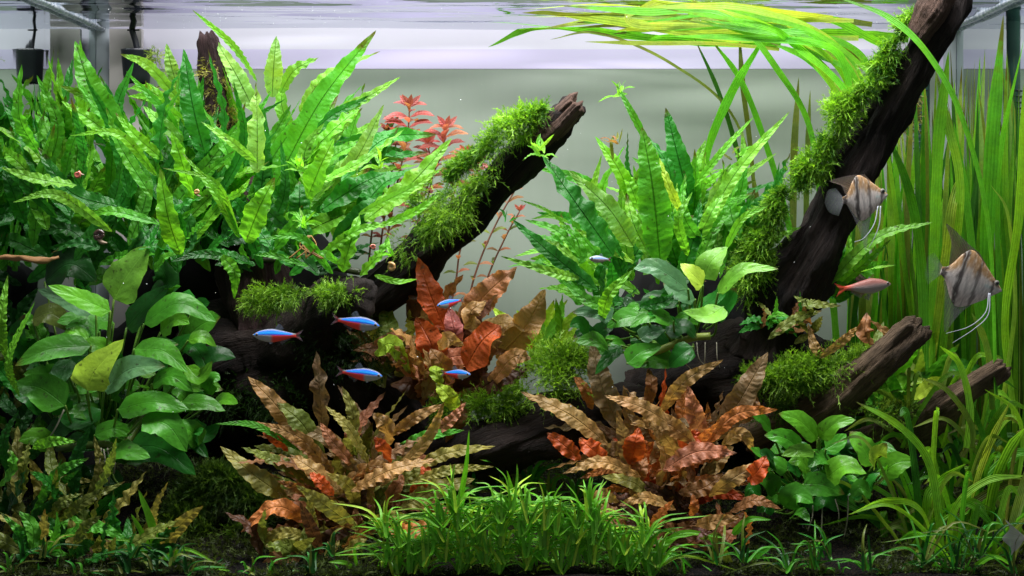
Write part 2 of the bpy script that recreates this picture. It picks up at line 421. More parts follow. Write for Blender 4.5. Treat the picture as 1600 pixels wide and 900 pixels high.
def leaf(parent, pts, width, mat, kind='fern', N0=None, col=(.1, .3, .03), nl=None, nw=6, fold=.22, wav=.10, wf=None, twist=0., curl=0., name='leaf', quilt=None):
    """pts: 3-D points along the midrib, width in metres"""
    if kind == 'fern' and width > .012:
        quilt = (U(.0005, .0011), U(.0065, .0095), .35); nl = nl or 56; nw = max(nw, 8)
    elif kind == 'crypt' and width > .010:
        quilt = (U(.0004, .0010), U(.007, .011), .4); nl = nl or 46; nw = max(nw, 8)
    elif kind == 'anubias':
        quilt = (U(.0003, .0006), U(.008, .012), .7)
    pts = [np.array(p, dtype=float) for p in pts]
    length = sum(np.linalg.norm(b - a) for a, b in zip(pts, pts[1:]))
    if nl is None: nl = int(min(46, max(10, length / width * 4)))
    c = spline(pts, nl + 1)
    T = unit(np.gradient(c, axis=0))
    if N0 is None: N0 = (U(-.5, .5), -1, U(.1, .9))
    N0 = np.array(N0, dtype=float)
    Sd = unit(np.cross(T, N0)); Nn = unit(np.cross(Sd, T))
    t = np.linspace(0, 1, nl + 1)
    if twist:
        a = (twist * (t - .3))[:, None]; Sd, Nn = Sd * np.cos(a) + Nn * np.sin(a), Nn * np.cos(a) - Sd * np.sin(a)
    if wf is None: wf = length / width * U(.75, 1.4)
    ph, ph2 = U(0, 6), U(0, 6)
    w = prof(kind, t) * width * .5 * (1 + .05 * np.sin(2 * np.pi * wf * .6 * t + ph2))
    u = np.linspace(-1, 1, nw + 1)
    sgn = np.sign(u)
    W = w[:, None]
    wvL = np.sin(2 * np.pi * wf * t + ph)[:, None] * (u < 0) + np.sin(2 * np.pi * wf * t * 1.13 + ph2)[:, None] * (u >= 0)
    jag = 1 + .05 * np.sin(2 * np.pi * wf * 2.7 * t + ph)[:, None] * np.abs(u) ** 2 * (wav > 0)
    amod = np.array([.35 + 1.3 * abs(mnoise.noise(Vector((ph * 3, ti * 3.1, 5)))) for ti in t])[:, None]
    wvL = wvL * amod * 1.3
    hgt = fold * np.abs(u)[None] * W - curl * (u[None] ** 2) * W + wav * width * wvL * np.abs(u)[None] ** 1.6 * np.minimum(1, W / (width * .25))
    if quilt:
        qa, qs, qk = quilt
        sl = (t * length)[:, None]
        nz = np.array([[mnoise.noise(Vector((ph + ti * length / qs * .35, ph2 + ui * 1.2, 0))) for ui in u] for ti in t])
        wvq = np.sin(2 * np.pi * (sl / qs - np.abs(u)[None] * qk + nz * .5) + np.where(u < 0, ph, ph2)[None])
        hgt = hgt + qa * wvq * (.55 + 1.1 * np.abs(nz)) * (np.clip(np.abs(u) * 3, 0, 1) * (1 - .75 * np.abs(u) ** 4))[None] * np.minimum(1, W / (width * .3))
    X = c[:, None, :] + Sd[:, None, :] * (u[None] * W * jag)[..., None] + Nn[:, None, :] * hgt[..., None]
    V = X.reshape(-1, 3)
    uv = np.stack([np.broadcast_to((u[None] + 1) / 2, (nl + 1, nw + 1)), np.broadcast_to((t * length * 100)[:, None], (nl + 1, nw + 1))], -1).reshape(-1, 2)
    V[:, 1] = np.minimum(V[:, 1], TD - .003); V[:, 2] = np.minimum(V[:, 2], WATER - .0015 - (.0035 * (1 + np.sin(V[:, 0] * 31 + ph * 3)) + .0012 * ph if kind == 'ribbon' else 0))
    V[:, 0] = np.clip(V[:, 0], -TW + .003, TW - .003)
    return mk(name, V, grid_faces(nl, nw), mat, parent, uv=uv, col=col, tipv=np.repeat(t, nw + 1))

def jit(c, a=.18, h=.08):
    k = 1 + U(-a, a); return tuple(max(0, x * k * (1 + U(-h, h))) for x in c)

def hero(parent, rows, pal, Y, mat, kind, dy=(-.03, .02), wk=1.0, **kw):
    """rows: (bx,by,mx,my,tx,ty,width px,palette key[,Y of base[,Y of tip]]) measured in the photograph"""
    for r in rows:
        bx, by, mx, my, tx, ty, wd, key = r[:8]
        Y0 = r[8] if len(r) > 8 else Y + U(-.015, .015)
        Y1 = r[9] if len(r) > 9 else Y0 + U(*dy)
        pts = [P(bx, by, Y0), P(mx, my, Y0 * .5 + Y1 * .5 - .012), P(tx, ty, Y1)]
        n0 = (U(-.45, .45), -1, U(.15, .8))
        leaf(parent, pts, m_of(wd * wk, Y0), mat, kind, n0, jit(pal[key], .10, .05), twist=U(-.5, .5), **kw)

def fill(parent, n, cx, cy, sx, sy, a0, a1, l0, l1, w0, w1, Y0, Y1, pal, keys, mat, kind, bend=.18, Yc=None, **kw):
    """rosette leaves round a centre; angles in degrees from straight up (positive = right)"""
    for i in range(n):
        a = R(U(a0, a1)); Lp = U(l0, l1); wd = U(w0, w1)
        bx, by = cx + U(-sx, sx), cy + U(-sy, sy); Yb = U(Y0, Y1)
        dyy = U(-.06, .04)
        tx, ty = bx + math.sin(a) * Lp, by - math.cos(a) * Lp
        b = U(-bend, bend) * Lp
        lift = abs(math.sin(a)) * .14 * Lp
        mx, my = (bx + tx) / 2 - math.cos(a) * b, (by + ty) / 2 - math.sin(a) * b * .5 - lift
        Yt = min(TD - .01, max(.02, Yb + dyy))
        pts = [P(bx, by, Yb), P(mx, my, (Yb + Yt) / 2), P(tx, ty, Yt)]
        leaf(parent, pts, m_of(wd, Yb), mat, kind, (U(-.9, .9), -1, U(.0, 1.3)), jit(pal[random.choice(keys)]), twist=U(-1, 1), **kw)

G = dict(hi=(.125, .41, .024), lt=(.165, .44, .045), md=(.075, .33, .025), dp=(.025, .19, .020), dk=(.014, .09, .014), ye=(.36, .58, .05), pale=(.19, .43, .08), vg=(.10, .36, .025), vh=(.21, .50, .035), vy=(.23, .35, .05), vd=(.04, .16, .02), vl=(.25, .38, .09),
         grey=(.10, .25, .11), ol=(.14, .19, .035), tan=(.38, .235, .085), pink=(.40, .18, .095), red=(.44, .085, .022), br=(.26, .13, .05), org=(.50, .19, .055),
         gt=(.27, .275, .065), gb=(.26, .18, .09), drk=(.08, .038, .022), rose=(.36, .11, .10))

def stalk(parent, pts, r, col, mat=None, name='stem', n=14, nr=6):
    V, F, uv = tube(pts, r, n, nr)
    return mk(name, V, F, mat or M['stalk'], parent, uv=uv, col=col)

# ------------------------------------------------------------------ driftwood and rocks
def log(name, label, path, rad, mat, seed=0, n=110, nr=44, ridge=.20, knob=.5, group='pieces of driftwood', jag=.35):
    """path: (px, py, Y); rad in photo px"""
    pts = [P(*q) for q in path]
    c = spline(pts, n); T = unit(np.gradient(c, axis=0))
    up = np.array([0, -1.0, .2])
    A = unit(np.cross(T, up)); B = unit(np.cross(A, T))
    ts = np.linspace(0, 1, n)
    r = np.interp(ts, np.linspace(0, 1, len(rad)), [m_of(a, q[2]) for a, q in zip(rad, path[:1] * 0 + [path[int(round(k * (len(path) - 1) / max(1, len(rad) - 1)))] for k in range(len(rad))])])
    Lm = np.sum(np.linalg.norm(np.diff(c, axis=0), axis=1))
    V, UV = [], []
    for i in range(n):
        sdist = ts[i] * Lm
        for j in range(nr):
            a = 2 * math.pi * j / nr
            ca, sa = math.cos(a), math.sin(a)
            k = 1 + knob * mnoise.noise(Vector((ca * .9, sa * .9, sdist * 14 + seed)))
            k += ridge * mnoise.noise(Vector((ca * 5.5 + seed, sa * 5.5, sdist * 16)))
            k += ridge * .7 * mnoise.noise(Vector((ca * 12, sa * 12 + seed, sdist * 45)))
            k += .05 * mnoise.noise(Vector((ca * 8, sa * 8, sdist * 260 + seed)))
            e = 0
            if i > n - 7: e = jag * r[i] * mnoise.noise(Vector((ca * 2.6, sa * 2.6, seed * 3.1))) * 1.6 * (i - (n - 7)) / 6
            rr = r[i] * k * (1 if i < n - 3 else (.93 if i == n - 3 else (.84 if i == n - 2 else .7)))
            V.append(c[i] + A[i] * ca * rr + B[i] * sa * rr * .85 + T[i] * e); UV.append((j / nr, sdist * 6))
    F = wrap_faces(n, nr)
    V += [c[0], c[-1] - T[-1] * r[-1] * .35]; UV += [(.5, 0), (.5, 1)]
    k0 = n * nr
    F = np.vstack([np.concatenate([F[:, [0, 1, 2]], F[:, [0, 2, 3]]]),
                   np.array([(j, k0, (j + 1) % nr) for j in range(nr)] + [((n - 1) * nr + j, (n - 1) * nr + (j + 1) % nr, k0 + 1) for j in range(nr)])])
    V = np.array(V); V[:, 1] = np.minimum(V[:, 1], TD - .004); V[:, 2] = np.minimum(V[:, 2], WATER + .06)
    UV = np.array(UV); UV[:, 0] = np.abs(UV[:, 0] * 2 - 1)     # mirrored round the trunk: no seam
    return tag(mk(name, V, F, mat, uv=UV), label, 'driftwood', group)

log('driftwood_branch', 'mossy driftwood branch rising to a bare brown tip left of the centre', [(480, 540, .30), (600, 450, .26), (690, 372, .23), (780, 285, .20), (860, 205, .17), (902, 163, .16)],
    [40, 36, 33, 28, 25, 20], M['wood_dark'], 3)
log('driftwood_tip', 'broken brown end of the driftwood branch, pointing up in open water', [(838, 222, .168), (868, 192, .160), (903, 157, .152)], [18, 20, 15], M['wood_brown'], 4, n=70, jag=.5)
log('driftwood_branch', 'tall black driftwood branch leaving the water at the upper right', [(1190, 560, .26), (1225, 470, .24), (1282, 370, .22), (1345, 255, .19), (1408, 140, .17), (1462, 40, .15), (1500, -50, .14)],
    [56, 48, 42, 35, 32, 32, 30], M['wood_dark'], 11)
log('driftwood_bark', 'reddish bare wood patch at the top of the tall black branch', [(1430, 62, .128), (1458, 20, .120), (1482, -30, .112)], [16, 24, 22], M['wood_brown'], 5, n=60)
log('driftwood_stump', 'upright dark brown driftwood stub poking up behind the big left fern', [(420, 520, .34), (385, 360, .34), (350, 220, .33), (335, 130, .31), (322, 52, .30)], [60, 50, 26, 21, 15], M['wood_stub'], 21)
log('driftwood_stump', 'sawn off black driftwood stub below the small fern, above the four blue fish', [(430, 545, .34), (500, 490, .24), (566, 462, .13)], [60, 44, 33], M['wood_dark'], 31, jag=.1, ridge=.06)
log('driftwood_branch', 'broken weathered driftwood branch between the moss bank and the ribbon leaves', [(1190, 700, .24), (1290, 640, .18), (1370, 568, .14), (1436, 506, .11)], [40, 34, 27, 22], M['wood_grey'], 41, jag=.45)
log('driftwood_branch', 'lowest brown driftwood branch at the right, tip among the ribbon leaves', [(1300, 740, .20), (1400, 685, .16), (1480, 630, .13), (1570, 572, .10)], [36, 32, 25, 17], M['wood_grey'], 51, jag=.4)
log('driftwood_root', 'dark driftwood root lying low between the two brown leaved plants', [(560, 760, .24), (700, 735, .20), (800, 690, .17), (900, 655, .18), (1010, 640, .24)], [40, 42, 44, 40, 40], M['wood_dark'], 61)
log('driftwood_root', 'shadowed driftwood trunk behind the blue fish', [(300, 620, .40), (400, 560, .36), (520, 560, .34), (620, 620, .34), (680, 700, .34)], [80, 95, 80, 70, 60], M['wood_dark'], 71)
log('driftwood_root', 'shadowed driftwood base under the tall right branch', [(1010, 640, .38), (1100, 600, .34), (1220, 590, .32), (1330, 650, .30)], [60, 80, 85, 60], M['wood_dark'], 81)

def rock(label, px, py, Y, rx, ry, mat, seed, group='dark rocks'):
    bm = bmesh.new(); bmesh.ops.create_icosphere(bm, subdivisions=4, radius=1)
    c = P(px, py, Y); sx, sz = m_of(rx, Y), m_of(ry, Y)
    for v in bm.verts:
        n_ = 1 + .28 * mnoise.noise(v.co * 1.7 + Vector((seed, 0, 0))) + .10 * mnoise.noise(v.co * 5 + Vector((0, seed, 0)))
        v.co = Vector((v.co.x * sx * n_ + c.x, min(TD - .005, v.co.y * min(sx, .07) * n_ + c.y), v.co.z * sz * n_ + c.z))
        v.co.x = max(-TW + .004, min(TW - .004, v.co.x))
    me = bpy.data.meshes.new('rock'); bm.to_mesh(me); bm.free()
    me.polygons.foreach_set('use_smooth', [True] * len(me.polygons))
    me.materials.append(mat); o = bpy.data.objects.new('rock', me); C.objects.link(o)
    return tag(o, label, 'rock', group)
rock('rock painted black for shade behind the broad green leaves at the left', 250, 650, .42, 170, 150, M['rock'], 1)
rock('rock painted black for shade under the big left fern', 370, 440, .42, 160, 110, M['rock'], 2)
rock('rock painted black for shade behind the red leaved plant in the middle', 560, 690, .42, 150, 110, M['rock'], 3)
rock('rock painted black for shade behind the right brown leaved plant', 1010, 720, .40, 170, 110, M['rock'], 4)
rock('rock painted black for shade under the right fern', 1080, 500, .42, 120, 90, M['rock'], 5)
rock('rock painted black for shade behind the small bright plant at the right', 1290, 780, .34, 180, 110, M['rock'], 6)
rock('rock painted black for shade in the lower left corner', 60, 800, .30, 130, 110, M['rock'], 7)
rock('brown rock on the ground at the bottom left', 190, 895, .09, 72, 50, M['brown_rock'], 8)

# ------------------------------------------------------------------ moss
def moss(label, path, rad, n, bias=(0, -.5, .6), cols=((.22, .42, .03), (.05, .16, .015)), ln=(.004, .010), wdt=.00075, yr=.7, kindg='moss growing on the driftwood', flat=1.0, pos=None, patchy=True, patchy_t=.06):
    if pos is None: pts = spline([P(*q) for q in path], 60)
    ts = rng.random(n)
    if pos is not None: path = [(0, 0, .1)] * 2; rad = [.1, .1]; pts = np.zeros((60, 3))
    idx = ts * 59; i0 = idx.astype(int); f = (idx - i0)[:, None]
    base = pts[i0] * (1 - f) + pts[np.minimum(i0 + 1, 59)] * f
    rr = np.interp(ts, np.linspace(0, 1, len(rad)), [m_of(a, path[min(len(path) - 1, int(k * (len(path) - 1) / max(1, len(rad) - 1)))][2]) for k, a in enumerate(rad)])
    d = unit(rng.normal(size=(n, 3))); rad_f = rng.random(n) ** .42
    lump = np.array([mnoise.noise(Vector(b) * 24) for b in base])
    if pos is not None: base = pos
    off = d * (rad_f * rr * (1 + 1.3 * lump))[:, None]; off[:, 1] *= yr; off[:, 2] *= flat
    p = base + off
    b = np.array(bias)
    dirn = unit(d * .9 + b + rng.normal(size=(n, 3)) * .55)
    l = rng.uniform(*ln, n)[:, None] * rng.choice([.6, .8, 1, 1, 1.5, 2.1], (n, 1))
    if pos is None and patchy:
        keep = np.array([mnoise.noise(Vector(q) * 34 + Vector((7, 1, 2))) + .5 * mnoise.noise(Vector(q) * 90) for q in p]) > -patchy_t
        p, dirn, l, lump, rad_f = p[keep], dirn[keep], l[keep], lump[keep], rad_f[keep]; n = len(p)
    side = unit(np.cross(dirn, rng.normal(size=(n, 3))))
    droop = np.array([0, 0, -1.0]) * l * .35 + side * l * rng.uniform(-.3, .3, (n, 1))
    q0, q1, q2, q3 = p, p + dirn * l * .34, p + dirn * l * .68 + droop * .4, p + dirn * l + droop
    wv = wdt * rng.uniform(.6, 1.2, (n, 1))
    V = np.stack([q0 - side * wv * .5, q0 + side * wv * .5, q1 - side * wv * .55, q1 + side * wv * .55, q2 - side * wv * .45, q2 + side * wv * .45, q3,
                  # side leaflets
                  q1 + side * wv * 3.0 + dirn * l * .22, q1 - side * wv * 3.0 + dirn * l * .22, q2 + side * wv * 2.4 + dirn * l * .2, q2 - side * wv * 2.4 + dirn * l * .2,
                  q1 + dirn * l * .1, q2 + dirn * l * .09], 1)
    tri = np.array([(0, 1, 3), (0, 3, 2), (2, 3, 5), (2, 5, 4), (4, 5, 6), (3, 7, 11), (2, 11, 8), (5, 9, 12), (4, 12, 10)])
    F = (np.arange(n)[:, None, None] * 13 + tri[None]).reshape(-1, 3)
    mixf = np.clip(rad_f ** 2 * .8 + rng.normal(size=n) * .22 + lump * .5, 0, 1)[:, None]
    c = np.array(cols[0]) * mixf + np.array(cols[1]) * (1 - mixf)
    c = c * rng.uniform(.7, 1.3, (n, 1))
    vc = np.concatenate([np.repeat(c[:, None], 13, 1), np.ones((n, 13, 1))], -1).reshape(-1, 4)
    V = V.reshape(-1, 3)
    V[:, 1] = np.clip(V[:, 1], .004, TD - .004); V[:, 2] = np.minimum(V[:, 2], WATER - .001); V[:, 0] = np.clip(V[:, 0], -TW + .003, TW - .003)
    return tag(mk('moss', V, F, M['moss'], smooth=False, vcol=vc), label, 'moss', kindg, 'stuff')
MG0 = 0
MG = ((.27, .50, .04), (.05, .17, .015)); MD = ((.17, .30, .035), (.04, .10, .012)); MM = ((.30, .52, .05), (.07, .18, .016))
moss('bright moss along the upper side of the left driftwood branch', [(652, 328, .215), (710, 270, .19), (780, 214, .165), (850, 170, .15)], [22, 25, 23, 13], 8500, (-.3, -.3, .5), MG)
moss('dark moss low on the left driftwood branch', [(628, 385, .2), (690, 345, .18), (770, 270, .165)], [26, 28, 22], 4500, (-.1, -.5, .2), MM)
moss('bright moss on the top of the tall right branch', [(1428, 26, .14), (1390, 88, .15), (1342, 152, .16), (1304, 186, .17)], [15, 24, 26, 15], 8500, (-.5, -.3, .35), MG)
moss('moss halfway down the tall right branch', [(1320, 160, .17), (1278, 250, .18), (1240, 285, .19)], [14, 32, 24], 7500, (-.3, -.4, .3), MG)
moss('moss at the foot of the tall right branch', [(1262, 272, .18), (1215, 320, .20), (1186, 385, .21), (1168, 440, .22)], [17, 32, 36, 24], 10000, (-.4, -.4, .25), MG, patchy_t=.2)
moss('flat moss cushion beside the sawn off stub', [(395, 470, .20), (460, 462, .17), (545, 458, .13)], [22, 26, 18], 4600, (0, -.6, .3), MM, flat=.7)
moss('round green moss ball in the middle, under the right fern', [(850, 610, .16), (868, 575, .16), (905, 560, .18)], [34, 40, 30], 8000, (-.1, -.5, .6), MM)
moss('low moss between the two brown leaved plants', [(690, 640, .18), (750, 640, .17), (815, 628, .17)], [26, 30, 26], 6000, (0, -.5, .5), MM)
moss('thick moss bank on the shadowed driftwood at the right', [(1150, 595, .20), (1235, 585, .17), (1310, 575, .16), (1380, 550, .17)], [26, 38, 38, 26], 12000, (0, -.5, .6), MM, flat=.85)
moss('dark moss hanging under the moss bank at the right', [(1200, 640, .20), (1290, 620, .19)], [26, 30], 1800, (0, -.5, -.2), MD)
moss('dark moss bush at the bottom left beside the brown leaved plant', [(275, 862, .11), (300, 790, .13), (345, 752, .14), (395, 790, .14), (370, 850, .12)], [38, 44, 34, 40, 34], 15000, (-.1, -.5, .5), ((.15, .26, .04), (.03, .08, .014)), ln=(.007, .017), patchy_t=.25)
moss('moss caught on the black filter intake', [(240, 84, .40), (264, 110, .38), (280, 150, .36)], [8, 12, 14], 900, (0, -.3, .2), ((.40, .52, .08), (.15, .25, .03)))
moss('thin moss on the upright stub behind the big left fern', [(338, 100, .30), (340, 150, .31), (352, 200, .31)], [20, 22, 22], 1500, (0, -.5, .2), ((.34, .32, .07), (.10, .10, .03)))
moss('brownish moss behind the tall right branch', [(1440, 120, .30), (1422, 170, .30), (1410, 215, .30)], [16, 22, 14], 1100, (0, -.3, -.3), ((.30, .27, .06), (.09, .09, .02)))
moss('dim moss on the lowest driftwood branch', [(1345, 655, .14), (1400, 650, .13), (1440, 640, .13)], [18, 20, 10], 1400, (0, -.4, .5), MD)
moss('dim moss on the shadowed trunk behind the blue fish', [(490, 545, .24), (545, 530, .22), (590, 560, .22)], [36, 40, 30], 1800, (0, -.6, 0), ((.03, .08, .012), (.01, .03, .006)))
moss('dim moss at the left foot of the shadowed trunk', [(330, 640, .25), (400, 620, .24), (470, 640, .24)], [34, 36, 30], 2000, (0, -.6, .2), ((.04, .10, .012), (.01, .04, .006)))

gn = 46000
gxy = np.stack([rng.uniform(-TW + .01, TW - .01, gn), .012 + .36 * rng.random(gn) ** 1.3], 1)
gk = np.array([mnoise.noise(Vector((a * 14, b * 14, 9))) for a, b in gxy]) > -.3
gxy = gxy[gk]
moss('low dark creeping moss and debris over the ground', None, None, len(gxy), (0, -.3, .7), ((.09, .13, .028), (.014, .020, .008)), (.003, .010), .0011, kindg=None,
     pos=np.array([(a, b, soilz(a, b)) for a, b in gxy]))
# ------------------------------------------------------------------ ferns
f1 = thing('java_fern', 'large bushy green fern with long quilted leaves filling the upper left', 'fern', P(340, 420, .30), 'ferns tied to driftwood')
A = [(430, 290, 500, 160, 588, 47, 50, 'md', .26, .22), (402, 270, 402, 200, 400, 128, 40, 'pale'), (425, 152, 428, 100, 432, 56, 34, 'pale', .34), (320, 240, 300, 160, 287, 76, 44, 'dp', .24),
     (402, 128, 362, 70, 300, 15, 17, 'hi', .24, .16), (398, 175, 368, 115, 336, 62, 34, 'pale', .30), (190, 205, 142, 135, 117, 64, 48, 'md', .22), (200, 232, 145, 190, 96, 158, 30, 'hi', .20),
     (245, 275, 185, 210, 108, 212, 18, 'hi', .15), (190, 325, 110, 300, 58, 228, 38, 'dp', .16), (175, 362, 90, 305, 20, 316, 22, 'lt', .12), (282, 398, 262, 335, 250, 263, 42, 'hi', .12),
     (302, 310, 285, 255, 268, 205, 36, 'hi', .17), (384, 378, 405, 325, 430, 277, 48, 'hi', .12), (346, 400, 366, 425, 366, 467, 25, 'hi', .10), (480, 310, 500, 262, 522, 216, 46, 'hi', .15),
     (466, 352, 468, 315, 468, 283, 44, 'dp', .16), (500, 285, 570, 250, 632, 202, 24, 'lt', .18), (570, 345, 640, 290, 706, 216, 46, 'lt', .16), (560, 335, 640, 295, 692, 262, 18, 'lt', .15),
     (520, 300, 562, 240, 600, 163, 36, 'pale', .24), (508, 185, 560, 160, 626, 120, 24, 'lt', .30), (468, 175, 510, 120, 594, 80, 26, 'lt', .33), (438, 145, 460, 110, 498, 90, 26, 'lt', .36),
     (468, 255, 530, 195, 562, 170, 32, 'hi', .22), (535, 425, 548, 378, 562, 335, 38, 'hi', .12), (562, 430, 590, 402, 608, 370, 27, 'hi', .11), (520, 428, 470, 372, 405, 374, 17, 'md', .11),
     (585, 430, 620, 440, 652, 436, 13, 'hi', .10), (530, 412, 508, 396, 497, 396, 14, 'md', .10), (482, 416, 430, 400, 398, 398, 14, 'md', .11), (374, 372, 335, 300, 284, 238, 16, 'hi', .11),
     (373, 362, 335, 285, 253, 262, 13, 'hi', .11), (350, 312, 375, 300, 391, 279, 15, 'hi', .12), (402, 255, 362, 222, 314, 190, 17, 'lt', .15), (290, 170, 235, 105, 187, 84, 22, 'lt', .30),
     (282, 150, 268, 105, 260, 68, 26, 'pale', .38), (262, 160, 225, 138, 193, 140, 24, 'hi', .30), (285, 222, 250, 190, 224, 166, 28, 'lt', .24),
     (255, 250, 215, 215, 180, 176, 24, 'hi', .21), (600, 350, 650, 330, 690, 300, 18, 'hi', .14), (500, 330, 560, 290, 604, 270, 46, 'dp', .18), (520, 380, 570, 330, 600, 300, 40, 'dp', .19),
     (450, 330, 480, 250, 530, 140, 42, 'md', .30), (465, 230, 440, 160, 455, 100, 30, 'lt', .38), (345, 330, 320, 250, 330, 170, 34, 'dp', .28), (250, 350, 170, 330, 120, 350, 22, 'md', .14),
     (120, 290, 60, 280, 2, 262, 26, 'lt', .14), (110, 340, 60, 250, 70, 170, 30, 'md', .20), (60, 240, 30, 180, 34, 100, 30, 'md', .16), (40, 350, 20, 300, 0, 250, 28, 'dp', .2),
     (300, 200, 240, 155, 200, 150, 20, 'hi', .27), (410, 420, 380, 330, 345, 300, 28, 'dp', .2), (500, 400, 560, 360, 640, 345, 20, 'hi', .13), (420, 400, 470, 340, 500, 335, 24, 'md', .14)]
hero(f1, A, G, .2, M['fern'], 'fern', wk=.88, fold=.2, wav=.11)
fill(f1, 104, 330, 370, 130, 60, -66, 66, 140, 250, 17, 31, .24, .38, G, ['md', 'md', 'dp', 'md', 'dp', 'hi', 'dp'], M['fern'], 'fern')
fill(f1, 46, 150, 330, 100, 80, -80, 25, 110, 200, 20, 36, .16, .36, G, ['md', 'dp', 'hi', 'dp'], M['fern'], 'fern')
fill(f1, 34, 500, 330, 70, 50, 10, 78, 100, 180, 24, 42, .20, .38, G, ['md', 'dp', 'hi', 'lt'], M['fern'], 'fern')
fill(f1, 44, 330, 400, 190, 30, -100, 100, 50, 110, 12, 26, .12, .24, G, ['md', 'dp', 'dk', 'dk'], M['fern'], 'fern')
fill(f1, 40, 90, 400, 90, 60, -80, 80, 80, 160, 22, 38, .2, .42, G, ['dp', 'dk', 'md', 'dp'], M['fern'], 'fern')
fill(f1, 16, 95, 270, 45, 50, -28, 22, 110, 175, 18, 30, .2, .36, G, ['md', 'dp', 'hi', 'md'], M['fern'], 'fern')
stalk(f1, [P(200, 370, .30), P(330, 400, .30), P(470, 410, .28), P(560, 425, .16)], .004, (.03, .04, .015), name='rhizome')

f2 = thing('java_fern', 'green fern of broad quilted leaves right of the centre, pale blue fish before it', 'fern', P(1030, 440, .24), 'ferns tied to driftwood')
B = [(1032, 410, 1020, 295, 1003, 198, 64, 'md', .17, .15), (1078, 320, 1058, 240, 1040, 168, 42, 'dp', .26), (958, 400, 905, 325, 846, 240, 60, 'dp', .14, .12), (990, 385, 950, 325, 888, 266, 44, 'pale', .20),
     (988, 312, 965, 262, 930, 213, 28, 'hi', .24), (935, 455, 865, 400, 800, 343, 36, 'dp', .15), (905, 435, 860, 425, 782, 400, 20, 'lt', .13), (910, 405, 872, 362, 820, 343, 22, 'md', .17),
     (905, 415, 870, 385, 836, 374, 20, 'lt', .16), (885, 352, 852, 328, 812, 312, 10, 'hi', .22), (890, 348, 860, 338, 830, 342, 10, 'hi', .22), (1012, 225, 988, 178, 962, 130, 15, 'md', .18),
     (1052, 310, 1042, 255, 1005, 208, 24, 'dp', .19), (1065, 335, 1045, 290, 1030, 246, 18, 'ye', .13), (1078, 300, 1085, 262, 1103, 218, 24, 'lt', .27), (1085, 292, 1130, 235, 1178, 182, 15, 'hi', .24),
     (1092, 375, 1150, 270, 1234, 174, 26, 'lt', .20), (1102, 355, 1120, 302, 1142, 255, 32, 'pale', .25), (1125, 405, 1152, 325, 1167, 248, 30, 'md', .26), (1132, 402, 1160, 345, 1180, 295, 28, 'dp', .24),
     (1132, 392, 1160, 342, 1200, 322, 16, 'hi', .14), (1092, 372, 1110, 335, 1130, 303, 28, 'lt', .15), (940, 500, 952, 460, 988, 422, 26, 'hi', .12), (1000, 330, 985, 290, 975, 262, 26, 'hi', .24),
     (1015, 400, 990, 350, 978, 300, 28, 'lt', .22), (1060, 440, 1085, 370, 1095, 310, 30, 'dp', .16), (1075, 400, 1060, 345, 1082, 300, 20, 'hi', .13), (960, 480, 920, 470, 880, 440, 26, 'md', .13),
     (1000, 480, 1040, 470, 1050, 455, 24, 'dp', .12), (958, 250, 955, 225, 960, 210, 8, 'ol', .2), (1095, 380, 1070, 340, 1066, 300, 26, 'md', .15), (1140, 330, 1160, 260, 1160, 200, 18, 'hi', .3)]
hero(f2, B, G, .2, M['fern'], 'fern', wk=.88, fold=.18, wav=.10)
fill(f2, 54, 1030, 410, 70, 40, -50, 55, 110, 185, 15, 28, .24, .38, G, ['md', 'dp', 'hi', 'lt'], M['fern'], 'fern')
fill(f2, 26, 950, 440, 50, 40, -85, -20, 70, 140, 14, 30, .18, .34, G, ['md', 'dp', 'hi', 'lt'], M['fern'], 'fern')
fill(f2, 34, 1120, 400, 50, 40, -20, 60, 80, 160, 14, 30, .2, .34, G, ['md', 'dp', 'lt', 'lt'], M['fern'], 'fern')
fill(f2, 14, 1000, 480, 80, 25, -100, 100, 40, 90, 16, 28, .14, .24, G, ['dp', 'dk'], M['fern'], 'fern')
def plantlet(parent, px, py, Y, n, l, keys=('hi', 'lt'), dirs=(-110, 110)):
    fill(parent, n, px, py, 6, 6, dirs[0], dirs[1], l * .5, l * 1.3, l * .16, l * .30, Y - .006, Y + .006, G, keys, M['fern'], 'fern', nw=4)
plantlet(f2, 965, 150, .18, 9, 26); plantlet(f2, 845, 240, .12, 9, 32); plantlet(f2, 962, 222, .2, 6, 22, ('ol', 'br')); plantlet(f2, 795, 345, .15, 5, 18, ('dp', 'dk'))
plantlet(f2, 1150, 245, .24, 8, 26, ('hi', 'ol'))
plantlet(f1, 478, 352, .10, 10, 26); plantlet(f1, 235, 155, .3, 9, 30, ('lt', 'ye', 'ol')); plantlet(f1, 470, 262, .15, 8, 24, ('lt', 'hi')); plantlet(f1, 610, 400, .1, 6, 26, ('hi', 'ye'))
plantlet(f1, 590, 260, .15, 7, 26, ('lt', 'pale'))
for k in range(7):
    x = 478 + U(-14, 14)
    stalk(f1, [P(x, 368, .10), P(x + U(-14, 14), 385, .095), P(x + U(-22, 22), 404, .09)], .0008, (.25, .14, .03), name='root')

f3 = thing('java_fern', 'small green fern behind the tall black branch, over the pink fish', 'fern', P(1300, 450, .30), 'ferns tied to driftwood')
D = [(1288, 455, 1292, 410, 1300, 362, 34, 'hi', .27), (1305, 450, 1325, 405, 1326, 362, 24, 'hi', .28), (1292, 445, 1370, 372, 1458, 347, 22, 'lt', .22, .16), (1300, 455, 1350, 412, 1392, 374, 16, 'hi', .24),
     (1300, 460, 1290, 430, 1275, 400, 28, 'md', .28), (1310, 470, 1335, 440, 1352, 410, 22, 'md', .28), (1345, 425, 1370, 418, 1400, 414, 6, 'lt', .16)]
hero(f3, D, G, .26, M['fern'], 'fern')
fill(f3, 12, 1305, 460, 20, 14, -40, 60, 50, 110, 18, 32, .26, .34, G, ['md', 'dp', 'hi'], M['fern'], 'fern')

